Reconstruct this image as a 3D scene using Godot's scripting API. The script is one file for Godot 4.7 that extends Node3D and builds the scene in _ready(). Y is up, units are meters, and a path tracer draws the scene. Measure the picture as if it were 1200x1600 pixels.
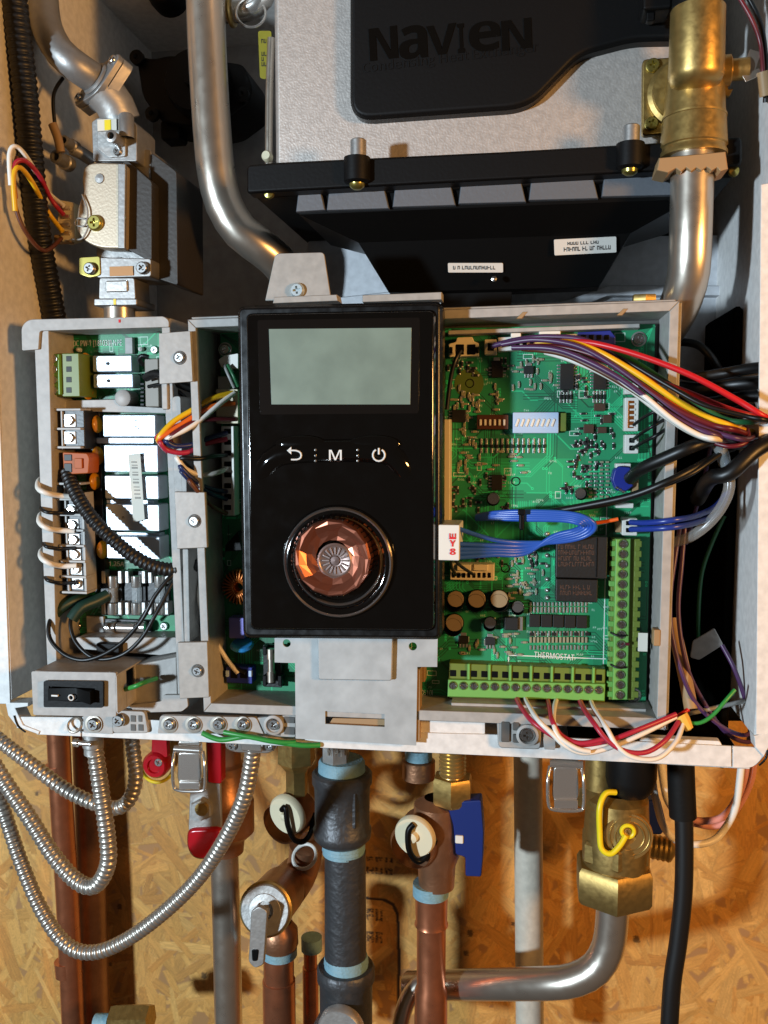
extends Node3D
# An opened wall-hung water heater: the frame of reference is the photograph's camera; P() puts a photo pixel on a plane z = const (metres).
const F := 1386.0
const ZD := 0.0
const ZR := -0.024
const ZM := -0.056
const ZLR := -0.034
const ZL := -0.066
const ZC := -0.03
const ZW := -0.33
var cam := Transform3D()
var cur: Node3D
var M := {}
var used := {}
var cache := {}
var rng := RandomNumberGenerator.new()

class MB:
	var v := PackedVector3Array()
	var n := PackedVector3Array()
	var t := PackedVector2Array()
	func tri(a: Vector3, b: Vector3, c: Vector3, na: Vector3, nb: Vector3, nc: Vector3, ta := Vector2(), tb := Vector2(), tc := Vector2()) -> void:
		if (b - a).cross(c - a).dot(na + nb + nc) > 0.0:
			v.append(a); v.append(c); v.append(b); n.append(na); n.append(nc); n.append(nb); t.append(ta); t.append(tc); t.append(tb)
		else:
			v.append(a); v.append(b); v.append(c); n.append(na); n.append(nb); n.append(nc); t.append(ta); t.append(tb); t.append(tc)
	func quad(a: Vector3, b: Vector3, c: Vector3, d: Vector3, na: Vector3, nb: Vector3, nc: Vector3, nd: Vector3, ta := Vector2(), tb := Vector2(), tc := Vector2(), td := Vector2()) -> void:
		tri(a, b, c, na, nb, nc, ta, tb, tc); tri(a, c, d, na, nc, nd, ta, tc, td)
	func flat(a: Vector3, b: Vector3, c: Vector3, d: Vector3, out: Vector3) -> void:
		var k := (b - a).cross(c - a)
		if k.length_squared() < 1e-18: k = (c - a).cross(d - a)
		k = k.normalized()
		if k.dot(out) < 0.0: k = -k
		quad(a, b, c, d, k, k, k, k)
	func add(o: MB, x: Transform3D) -> void:
		for i in o.v.size():
			v.append(x * o.v[i]); n.append((x.basis * o.n[i]).normalized()); t.append(o.t[i])
	func done() -> ArrayMesh:
		var a := []
		a.resize(Mesh.ARRAY_MAX)
		a[Mesh.ARRAY_VERTEX] = v; a[Mesh.ARRAY_NORMAL] = n; a[Mesh.ARRAY_TEX_UV] = t
		var m := ArrayMesh.new()
		m.add_surface_from_arrays(Mesh.PRIMITIVE_TRIANGLES, a)
		return m

func P(X: float, Y: float, z: float) -> Vector3:
	var d := cam.basis * Vector3((X - 600.0) / F, (800.0 - Y) / F, -1.0)
	return cam.origin + d * ((z - cam.origin.z) / d.z)
func S(px: float, z: float) -> float:
	return px * (P(601, 800, z) - P(600, 800, z)).length()
func pts(list: Array, z := 0.0) -> PackedVector3Array:
	var o := PackedVector3Array()
	for q in list: o.append(P(q[0], q[1], q[2] if q.size() > 2 else z))
	return o

# ---- shapes -------------------------------------------------------------
func box_mb(w: float, h: float, d: float, b: float) -> MB:
	var k := MB.new()
	var H := Vector3(w, h, d) * 0.5
	b = minf(b, minf(H.x, minf(H.y, H.z)) * 0.9)
	var I := H - Vector3(b, b, b)
	var uv := func(p: Vector3) -> Vector2: return Vector2(p.x / w + 0.5, 0.5 - p.y / h)
	for i in 3:
		var j := (i + 1) % 3
		var l := (i + 2) % 3
		for s in [-1.0, 1.0]:
			var nn := Vector3(); nn[i] = s
			var c := []
			for e in [[-1, -1], [1, -1], [1, 1], [-1, 1]]:
				var p := Vector3(); p[i] = s * H[i]; p[j] = e[0] * I[j]; p[l] = e[1] * I[l]
				c.append(p)
			k.quad(c[0], c[1], c[2], c[3], nn, nn, nn, nn, uv.call(c[0]), uv.call(c[1]), uv.call(c[2]), uv.call(c[3]))
			if b > 0.0:
				for s2 in [-1.0, 1.0]:
					var n2 := Vector3(); n2[j] = s2
					var q := []
					for e in [[0, -1], [0, 1], [1, 1], [1, -1]]:
						var p := Vector3(); p[l] = e[1] * I[l]
						if e[0] == 0: p[i] = s * H[i]; p[j] = s2 * I[j]
						else: p[i] = s * I[i]; p[j] = s2 * H[j]
						q.append(p)
					k.quad(q[0], q[1], q[2], q[3], nn, nn, n2, n2)
	if b > 0.0:
		for x in [-1.0, 1.0]:
			for y in [-1.0, 1.0]:
				for z in [-1.0, 1.0]:
					k.tri(Vector3(x * H.x, y * I.y, z * I.z), Vector3(x * I.x, y * H.y, z * I.z), Vector3(x * I.x, y * I.y, z * H.z), Vector3(x, 0, 0), Vector3(0, y, 0), Vector3(0, 0, z))
	return k
func boxm(w: float, h: float, d: float, b := 0.0004) -> ArrayMesh:
	var key := "b%.5f,%.5f,%.5f,%.5f" % [w, h, d, b]
	if not cache.has(key): cache[key] = box_mb(w, h, d, b).done()
	return cache[key]
func lathe_mb(prof: Array, seg := 20, flat := false) -> MB:   # prof: [radius, z] along +z
	var k := MB.new()
	var m := prof.size()
	var sn := []
	for i in m - 1:
		var d := Vector2(prof[i + 1][0] - prof[i][0], prof[i + 1][1] - prof[i][1])
		sn.append(Vector2(d.y, -d.x).normalized() if d.length() > 1e-9 else Vector2(1, 0))
	for i in m - 1:
		var r0: float = prof[i][0]
		var r1: float = prof[i + 1][0]
		if r0 < 1e-7 and r1 < 1e-7: continue
		var n0: Vector2 = sn[i]
		var n1: Vector2 = sn[i]
		if i > 0 and sn[i - 1].dot(sn[i]) > 0.75: n0 = (sn[i - 1] + sn[i]).normalized()
		if i < m - 2 and sn[i + 1].dot(sn[i]) > 0.75: n1 = (sn[i + 1] + sn[i]).normalized()
		for j in seg:
			var a := TAU * (j + 0.5) / seg
			var b := TAU * (j + 1.5) / seg
			var ca := Vector2(cos(a), sin(a))
			var cb := Vector2(cos(b), sin(b))
			var fa := (ca + cb).normalized() if flat else ca
			var fb := fa if flat else cb
			k.quad(Vector3(ca.x * r0, ca.y * r0, prof[i][1]), Vector3(cb.x * r0, cb.y * r0, prof[i][1]), Vector3(cb.x * r1, cb.y * r1, prof[i + 1][1]), Vector3(ca.x * r1, ca.y * r1, prof[i + 1][1]),
				Vector3(fa.x * n0.x, fa.y * n0.x, n0.y), Vector3(fb.x * n0.x, fb.y * n0.x, n0.y), Vector3(fb.x * n1.x, fb.y * n1.x, n1.y), Vector3(fa.x * n1.x, fa.y * n1.x, n1.y))
	return k
func lathem(prof: Array, seg := 20, flat := false) -> ArrayMesh:
	var key := "l%s,%d,%s" % [str(prof), seg, flat]
	if not cache.has(key): cache[key] = lathe_mb(prof, seg, flat).done()
	return cache[key]
func prism_mb(poly: PackedVector2Array, depth: float, bev := 0.0005) -> MB:   # front at z=0
	var k := MB.new()
	var clean := PackedVector2Array()
	for e in poly:
		if clean.is_empty() or clean[-1].distance_to(e) > 0.00004: clean.append(e)
	if clean[-1].distance_to(clean[0]) <= 0.00004: clean.remove_at(clean.size() - 1)
	poly = clean
	var area := 0.0
	var m := poly.size()
	for i in m: area += poly[i].cross(poly[(i + 1) % m])
	if area < 0.0: poly.reverse()
	var ins := PackedVector2Array()
	var en := []
	for i in m:
		var d := (poly[(i + 1) % m] - poly[i]).normalized()
		en.append(Vector2(d.y, -d.x))
	var ix := PackedInt32Array()
	for attempt in 5:
		ins.clear()
		for i in m:
			var a: Vector2 = en[(i + m - 1) % m]
			var b: Vector2 = en[i]
			var h := (a + b).normalized()
			ins.append(poly[i] - h * (bev / maxf(0.35, h.dot(b))))
		var big := PackedVector2Array()
		for e in ins: big.append(e * 1000.0)
		ix = Geometry2D.triangulate_polygon(big)
		if not ix.is_empty(): break
		if attempt == 4: print("no cap: ", poly)
		bev *= 0.4
	var lo := poly[0]
	var hi := poly[0]
	for p in poly: lo = lo.min(p); hi = hi.max(p)
	var sz := hi - lo
	var F3 := Vector3(0, 0, 1)
	for i in range(0, ix.size(), 3):
		var q := []
		var u := []
		for e in 3:
			var p := ins[ix[i + e]]
			q.append(Vector3(p.x, p.y, 0)); u.append(Vector2((p.x - lo.x) / sz.x, (hi.y - p.y) / sz.y))
		k.tri(q[0], q[1], q[2], F3, F3, F3, u[0], u[1], u[2])
		for e in 3: q[e].z = -depth
		k.tri(q[0], q[1], q[2], -F3, -F3, -F3)
	for i in m:
		var j := (i + 1) % m
		var e0: Vector2 = en[i]
		var e1: Vector2 = en[i]
		var ep: Vector2 = en[(i + m - 1) % m]
		var eq: Vector2 = en[j]
		if ep.dot(en[i]) > 0.8: e0 = (ep + e0).normalized()
		if eq.dot(en[i]) > 0.8: e1 = (eq + e1).normalized()
		var n0 := Vector3(e0.x, e0.y, 0)
		var n1 := Vector3(e1.x, e1.y, 0)
		var a := Vector3(poly[i].x, poly[i].y, -bev)
		var b := Vector3(poly[j].x, poly[j].y, -bev)
		k.quad(Vector3(ins[i].x, ins[i].y, 0), Vector3(ins[j].x, ins[j].y, 0), b, a, F3, F3, n1, n0)
		k.quad(a, b, Vector3(poly[j].x, poly[j].y, -depth), Vector3(poly[i].x, poly[i].y, -depth), n0, n1, n1, n0)
		k.flat(Vector3(ins[i].x, ins[i].y, -depth), Vector3(ins[j].x, ins[j].y, -depth), Vector3(poly[j].x, poly[j].y, -depth), Vector3(poly[i].x, poly[i].y, -depth), -F3)
	return k
func spline(c: PackedVector3Array, step: float) -> PackedVector3Array:
	var o := PackedVector3Array()
	var m := c.size()
	for i in m - 1:
		var a := c[maxi(i - 1, 0)]
		var d := c[mini(i + 2, m - 1)]
		var cnt := maxi(1, ceili(c[i].distance_to(c[i + 1]) / step))
		for j in cnt: o.append(c[i].cubic_interpolate(c[i + 1], a, d, float(j) / cnt))
	o.append(c[m - 1])
	return o
func tube_mb(c: PackedVector3Array, r: float, sides := 8, period := 0.0, amp := 0.0, straight := false, wob := 0.0) -> MB:
	var k := MB.new()
	var step := period / 4.0 if period > 0.0 else maxf(r * 0.9, 0.002)
	var p := c if straight else spline(c, step)
	if period > 0.0:                       # even spacing for the corrugations
		var e := PackedVector3Array([p[0]])
		var left := step
		for i in p.size() - 1:
			var seg := p[i + 1] - p[i]
			var l := seg.length()
			var at := 0.0
			while l - at >= left:
				at += left; left = step
				e.append(p[i] + seg * (at / l))
			left -= l - at
		p = e
	var m := p.size()
	var tang := (p[1] - p[0]).normalized()
	var up := Vector3(0.13, 0.2, 1).cross(tang).normalized()
	var pr := []
	var pn := []
	for i in m:
		var t2 := (p[mini(i + 1, m - 1)] - p[maxi(i - 1, 0)]).normalized()
		up = (up - t2 * up.dot(t2)).normalized()
		var side := t2.cross(up)
		var rr := r
		var tilt := 0.0
		if period > 0.0:
			rr = r * (1.0 + amp * [0.0, 1.0, 1.0, 0.0][i % 4])
			tilt = [-0.8, -0.3, 0.3, 0.8][i % 4]
		if wob > 0.0: rr *= 1.0 + wob * sin(i * 1.7) * cos(i * 0.63)
		var ring := PackedVector3Array()
		var nor := PackedVector3Array()
		for j in sides:
			var a := TAU * j / sides
			var dn := up * cos(a) + side * sin(a)
			ring.append(p[i] + dn * rr); nor.append((dn + t2 * tilt).normalized())
		pr.append(ring); pn.append(nor)
		if i > 0:
			for j in sides:
				var q := (j + 1) % sides
				k.quad(pr[i - 1][j], pr[i - 1][q], ring[q], ring[j], pn[i - 1][j], pn[i - 1][q], nor[q], nor[j])
	for e in [0, m - 1]:
		var d := (p[0] - p[1]).normalized() if e == 0 else (p[m - 1] - p[m - 2]).normalized()
		for j in sides: k.tri(p[e], pr[e][j], pr[e][(j + 1) % sides], d, d, d)
	return k
func screw_mb(r: float, h: float, slot := false) -> MB:        # pan head with a real recess, along +z
	var k := lathe_mb([[r, 0.0], [r, h * 0.35], [r * 0.93, h * 0.75], [r * 0.78, h]], 24)
	var a := 0.14 * r
	var l := 0.52 * r
	var x := PackedVector2Array()
	if slot:
		l = 0.76 * r
		for e in [[l, -a], [l, a], [l * 0.4, a], [0, a], [-l * 0.4, a], [-l, a], [-l, -a], [-l * 0.4, -a], [0, -a], [l * 0.4, -a]]: x.append(Vector2(e[0], e[1]))
	else:
		for e in [[l, -a], [l, a], [a, a], [a, l], [-a, l], [-a, a], [-l, a], [-l, -a], [-a, -a], [-a, -l], [a, -l], [a, -a]]: x.append(Vector2(e[0], e[1]))
	var Z := Vector3(0, 0, 1)
	var m := x.size()
	for i in m:
		var j := (i + 1) % m
		var p := x[i].normalized() * r * 0.785
		var q := x[j].normalized() * r * 0.785
		k.quad(Vector3(x[i].x, x[i].y, h), Vector3(x[j].x, x[j].y, h), Vector3(q.x, q.y, h), Vector3(p.x, p.y, h), Z, Z, Z, Z)
		k.flat(Vector3(x[i].x, x[i].y, h), Vector3(x[j].x, x[j].y, h), Vector3(x[j].x, x[j].y, h * 0.3), Vector3(x[i].x, x[i].y, h * 0.3), -Vector3(x[i].x + x[j].x, x[i].y + x[j].y, 0))
		k.tri(Vector3(0, 0, h * 0.3), Vector3(x[i].x, x[i].y, h * 0.3), Vector3(x[j].x, x[j].y, h * 0.3), Z, Z, Z)
	return k

# ---- placing ------------------------------------------------------------
func numbered(p: Node, called: String) -> String:
	var key := "%d/%s" % [p.get_instance_id(), called]
	used[key] = used.get(key, -1) + 1
	return called if used[key] == 0 else "%s_%03d" % [called, used[key]]
func thing(called: String, label: String, category: String, at: Vector3, group := "") -> Node3D:
	var o := Node3D.new()
	o.name = numbered(self, called)
	add_child(o, true)
	o.position = at
	o.set_meta("label", label); o.set_meta("category", category)
	if group: o.set_meta("group", group)
	cur = o
	return o
func part(p: Node3D, called: String, mesh: Mesh, mat: Material, at: Vector3, b := Basis()) -> MeshInstance3D:
	var o := MeshInstance3D.new()
	o.name = numbered(p, called)
	o.mesh = mesh
	o.material_override = mat
	p.add_child(o, true)
	o.transform = p.global_transform.affine_inverse() * Transform3D(b, at)
	return o
func one(called: String, label: String, category: String, mesh: Mesh, mat: Material, at: Vector3, group := "", b := Basis()) -> MeshInstance3D:
	var o := part(self, called, mesh, mat, at, b)
	if category == "":
		o.set_meta("kind", "structure"); o.set_meta("label", label)
	else:
		o.set_meta("label", label); o.set_meta("category", category)
	if group: o.set_meta("group", group)
	return o
func look(d: Vector3) -> Basis:
	d = d.normalized()
	var x := Vector3.UP.cross(d)
	if x.length() < 0.01: x = Vector3.RIGHT
	x = x.normalized()
	return Basis(x, d.cross(x).normalized(), d)
func bx(p: Node3D, called: String, X0: float, Y0: float, X1: float, Y1: float, z: float, depth: float, mat: Material, bev := 0.0004) -> MeshInstance3D:
	var a := P((X0 + X1) / 2, (Y0 + Y1) / 2, z)
	var w := P(X1, (Y0 + Y1) / 2, z).x - P(X0, (Y0 + Y1) / 2, z).x
	var h := P((X0 + X1) / 2, Y0, z).y - P((X0 + X1) / 2, Y1, z).y
	return part(p, called, boxm(w, h, depth, bev), mat, a - Vector3(0, 0, depth / 2))
func poly_at(list: Array, z: float) -> Array:
	var q := pts(list, z)
	var c := Vector3()
	for e in q: c += e
	c /= q.size()
	var f := PackedVector2Array()
	for e in q: f.append(Vector2(e.x - c.x, e.y - c.y))
	return [f, c]
func pr(p: Node3D, called: String, list: Array, z: float, depth: float, mat: Material, bev := 0.0005) -> MeshInstance3D:
	var a := poly_at(list, z)
	return part(p, called, prism_mb(a[0], depth, bev).done(), mat, a[1])
func rp(list: Array, r: float, n := 4) -> Array:      # a pixel polygon with rounded corners; a third number is the corner's own radius
	var o := []
	var m := list.size()
	for i in m:
		var p := Vector2(list[i][0], list[i][1])
		var a := Vector2(list[(i + m - 1) % m][0], list[(i + m - 1) % m][1])
		var b := Vector2(list[(i + 1) % m][0], list[(i + 1) % m][1])
		var rr: float = list[i][2] if list[i].size() > 2 else r
		if rr <= 0.0: o.append([p.x, p.y]); continue
		var la := minf(rr, p.distance_to(a) * 0.48)
		var lb := minf(rr, p.distance_to(b) * 0.48)
		var s := p + (a - p).normalized() * la
		var e := p + (b - p).normalized() * lb
		for j in n + 1:
			var t := float(j) / n
			var q := s.lerp(p, t).lerp(p.lerp(e, t), t)
			o.append([q.x, q.y])
	return o
func rect(X0: float, Y0: float, X1: float, Y1: float, r := 0.0) -> Array:
	var l := [[X0, Y0], [X1, Y0], [X1, Y1], [X0, Y1]]
	return rp(l, r) if r > 0 else l
func fc(p: Node3D, called: String, X: float, Y: float, z: float, prof: Array, mat: Material, seg := 20, flat := false) -> MeshInstance3D:   # lathe facing out; prof [radius px, dz m]
	var q := []
	for e in prof: q.append([snappedf(S(e[0], z), 0.00001), e[1]])
	return part(p, called, lathem(q, seg, flat), mat, P(X, Y, z))
func vl(p: Node3D, called: String, X: float, z: float, prof: Array, mat: Material, seg := 24, flat := false) -> MeshInstance3D:   # upright lathe; prof [Y px, radius px] from top to bottom
	var q := []
	var yb := P(X, prof[-1][0], z).y
	for i in range(prof.size() - 1, -1, -1): q.append([S(prof[i][1], z), P(X, prof[i][0], z).y - yb])
	return part(p, called, lathem(q, seg, flat), mat, P(X, prof[-1][0], z), look(Vector3.UP))
func al(p: Node3D, called: String, at: Vector3, d: Vector3, prof: Array, mat: Material, seg := 20, flat := false) -> MeshInstance3D:
	return part(p, called, lathem(prof, seg, flat), mat, at, look(d))
func tb(p: Node3D, called: String, list: Array, rpx: float, mat: Material, sides := 10, z := 0.0, wob := 0.0) -> MeshInstance3D:
	var c := pts(list, z)
	var zz: float = c[c.size() / 2].z
	var o := c[0]
	for i in c.size(): c[i] -= o
	return part(p, called, tube_mb(c, S(rpx, zz), sides, 0.0, 0.0, false, wob).done(), mat, o)
func wire(label: String, mat: Material, list: Array, rpx := 4.0, group := "", called := "wire", category := "wire", sides := 7) -> MeshInstance3D:
	var loose := []
	for i in list.size():
		var j := 0.0 if i == 0 or i == list.size() - 1 or group.begins_with("blue ribbon") else 1.3
		loose.append([list[i][0] + rng.randf_range(-j, j), list[i][1] + rng.randf_range(-j, j), list[i][2] + rng.randf_range(-j, j) * 0.0003])
	var o := tb(self, called, loose, rpx, mat, sides)
	o.set_meta("label", label); o.set_meta("category", category)
	if group: o.set_meta("group", group)
	return o
func ring(p: Node3D, called: String, at: Vector3, d: Vector3, R: float, r: float, mat: Material, seg := 24) -> MeshInstance3D:
	var c := []
	for i in 9: c.append([R + r * cos(TAU * i / 8.0 + 0.2), r * sin(TAU * i / 8.0 + 0.2)])
	return part(p, called, lathem(c, seg), mat, at, look(d))
func screw(p: Node3D, X: float, Y: float, z: float, rpx: float, mat: Material, slot := false, h := 0.0) -> MeshInstance3D:
	var r := snappedf(S(rpx, z), 0.0001)
	var key := "s%.4f%s%.4f" % [r, slot, h]
	if not cache.has(key): cache[key] = screw_mb(r, h if h > 0 else r * 0.6, slot).done()
	return part(p, "screw", cache[key], mat, P(X, Y, z), Basis(Vector3(0, 0, 1), rng.randf() * 3.0))
func txt(p: Node3D, s: String, X: float, Y: float, z: float, w: float, h: float, mat: Material, depth := 0.0003, bold := false, rot := 0.0) -> MeshInstance3D:   # centred on X, Y; w, h in px
	var m := TextMesh.new()
	var f := SystemFont.new()
	f.font_names = PackedStringArray(["Droid Sans"])
	f.font_weight = 700 if bold else 400
	m.font = f; m.font_size = 32; m.pixel_size = 0.001; m.text = s; m.depth = 0.001; m.curve_step = 1.0
	var bb := m.get_aabb()
	var sx := S(w, z) / maxf(bb.size.x, 1e-5)
	var sy := S(h, z) / maxf(bb.size.y, 1e-5)
	var ctr := bb.get_center()
	var b := Basis(Vector3(0, 0, 1), rot) * Basis.from_scale(Vector3(sx, sy, depth / 0.001))
	return part(p, "lettering", m, mat, P(X, Y, z) - b * Vector3(ctr.x, ctr.y, 0), b)
func dashes(p: Node3D, X: float, Y: float, w: float, h: float, rows: int, z: float, mat: Material = null) -> void:   # print too small to read
	var l := []
	for r in rows:
		var x := X - w / 2
		var y := Y - h / 2 + h * (r + 0.5) / rows
		var hh := h / rows * 0.8
		while x < X + w / 2 - 3.0:
			for q in [[0.4, 0.0, 0.9, hh], [2.0, [-0.4, 0.0, 0.4][rng.randi() % 3] * hh, 2.6, hh * 0.25]]: l.append([x + q[0], y + q[1], q[2], q[3]])
			if rng.randf() < 0.6: l.append([x + 3.0, y, 0.8, hh * 0.9])
			x += 4.4 if rng.randf() < 0.85 else 7.0
	joined(p, "fine_print", l, z, 0.0003, mat if mat else M.ink)
func stuff(o: MeshInstance3D) -> MeshInstance3D:
	o.set_meta("kind", "stuff")
	return o
func mk(hex: String, rough := 0.5, metal := 0.0) -> StandardMaterial3D:
	var m := StandardMaterial3D.new()
	m.albedo_color = Color(hex); m.roughness = rough; m.metallic = metal
	return m
func noise(freq: float, sd: int, size := 256, kind := FastNoiseLite.TYPE_SIMPLEX, lo := 0.0, hi := 1.0) -> NoiseTexture2D:
	var t := NoiseTexture2D.new()
	var f := FastNoiseLite.new()
	f.noise_type = kind; f.frequency = freq; f.seed = sd
	t.noise = f; t.width = size; t.height = size; t.seamless = true
	if lo > 0.0 or hi < 1.0:
		var g := Gradient.new()
		g.set_color(0, Color(lo, lo, lo)); g.set_color(1, Color(hi, hi, hi))
		t.color_ramp = g
	return t
func tri_map(m: StandardMaterial3D, scale: float, col: Texture2D = null, bump: Texture2D = null, bs := 0.0, rough: Texture2D = null) -> StandardMaterial3D:
	m.uv1_triplanar = true
	m.uv1_scale = Vector3(scale, scale, scale)
	if col: m.albedo_texture = col
	if bump: m.heightmap_enabled = true; m.heightmap_texture = bump; m.heightmap_scale = bs
	if rough: m.roughness_texture = rough; m.roughness = 1.0
	return m
# ---- computed textures -----------------------------------------------------
func osb_material() -> StandardMaterial3D:
	var W := 1400
	var H := 1000
	var col := PackedByteArray(); col.resize(W * H * 3)
	var hgt := PackedByteArray(); hgt.resize(W * H)
	for i in W * H:
		col[i * 3] = 165; col[i * 3 + 1] = 120; col[i * 3 + 2] = 72; hgt[i] = 100
	rng.seed = 41
	var tones := [Color8(205, 150, 76), Color8(211, 158, 83), Color8(200, 144, 71), Color8(207, 153, 79), Color8(193, 135, 64), Color8(214, 163, 89), Color8(203, 148, 74)]
	for k in 5200:
		var cx := rng.randf() * W
		var cy := rng.randf() * H
		var L := rng.randf_range(35, 105)
		var B := rng.randf_range(5, 19)
		var a := rng.randfn(PI / 2, 0.75)
		var u := Vector2(cos(a), sin(a))
		var tone: Color = tones[rng.randi() % tones.size()]
		tone = tone * rng.randf_range(0.94, 1.04)
		var hh := rng.randi_range(70, 190)
		var tp := rng.randf_range(0.55, 1.0)
		var sk := rng.randf_range(-0.35, 0.35)
		var streak := PackedFloat32Array()
		for i in 64: streak.append(rng.randf_range(0.90, 1.05))
		for i in int(L * 1.35):
			var s := i / (L * 0.675) - 1.0
			var lim := 1.0 - (1.0 - tp) * absf(s)
			for j in int(B * 1.5):
				var w := j / (B * 0.75) - 1.0
				if absf(w) > lim: continue
				if absf(s) > 0.93 and int(w * 9.0 + 20.0) % 3 == k % 3: continue
				var q := (w - s * sk) * B * 0.5
				var x := int(cx + s * u.x * L * 0.5 - q * u.y)
				var y := int(cy + s * u.y * L * 0.5 + q * u.x)
				if x < 0 or y < 0 or x >= W or y >= H: continue
				var f: float = streak[int((w * 0.5 + 0.5) * 50.0 + s * 3.0 + 5.0) % 64]
				if absf(w) > lim - 0.1: f *= 0.93
				var at := y * W + x
				col[at * 3] = clampi(int(tone.r8 * f), 0, 255); col[at * 3 + 1] = clampi(int(tone.g8 * f), 0, 255); col[at * 3 + 2] = clampi(int(tone.b8 * f), 0, 255)
				hgt[at] = clampi(int(hh + (f - 1.0) * 120.0), 0, 255)
	for k in 60:                                     # knots and resin spots
		var x0 := rng.randi_range(10, W - 12)
		var y0 := rng.randi_range(10, H - 12)
		var r := rng.randi_range(2, 5)
		for y in range(y0 - r, y0 + r):
			for x in range(x0 - r, x0 + r):
				if Vector2(x - x0, (y - y0) * 0.7).length() < r * rng.randf_range(0.5, 1.0):
					var at := (y * W + x) * 3
					for c in 3: col[at + c] = int(col[at + c] * 0.55)
	var ci := Image.create_from_data(W, H, false, Image.FORMAT_RGB8, col)
	osb_stamp(ci)
	ci.resize(W * 4 / 5, H * 4 / 5, Image.INTERPOLATE_BILINEAR)
	var m := mk("ffffff", 0.62)
	m.albedo_texture = ImageTexture.create_from_image(ci)
	m.heightmap_enabled = true
	m.heightmap_texture = ImageTexture.create_from_image(Image.create_from_data(W, H, false, Image.FORMAT_L8, hgt))
	m.heightmap_scale = 0.04
	return m
var wall_box := Rect2()
func osb_px(X: float, Y: float) -> Vector2:           # where the stamp sits on the board
	var p := P(X, Y, ZW)
	return Vector2((p.x - wall_box.position.x) / wall_box.size.x * 1400.0, (wall_box.end.y - p.y) / wall_box.size.y * 1000.0)
func osb_stamp(im: Image) -> void:
	var ink := Color8(58, 42, 28)
	for row in [[573, 622, 1338, 1350, 1], [573, 622, 1355, 1368, 2], [573, 598, 1420, 1440, 3], [573, 600, 1455, 1475, 4]]:
		var a := osb_px(row[0], row[2])
		var b := osb_px(row[1], row[3])
		var x := a.x
		while x < b.x - 6:
			var hh := b.y - a.y
			var bars := rng.randi() % 6
			for y in range(int(a.y), int(b.y)):
				var fy := (y - a.y) / hh
				for q in 9:
					var on := q < 3 or (q > 5 and bars != 2) or (bars < 3 and absf(fy - 0.5) < 0.12) or (bars % 2 == 0 and fy < 0.2) or (bars > 2 and fy > 0.8)
					if on and rng.randf() < 0.6: im.set_pixel(clampi(int(x) + q, 0, 1399), clampi(y, 0, 999), ink)
			x += 11.5
	var last := osb_px(573, 1403)
	for q in [[600, 1406], [614, 1413], [621, 1428], [623, 1460], [623, 1520], [622, 1575]]:
		var e := osb_px(q[0], q[1])
		for i in 60:
			var c: Vector2 = last.lerp(e, i / 59.0)
			im.fill_rect(Rect2i(int(c.x) - 1, int(c.y) - 1, 3, 3), ink)
		last = e

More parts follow.
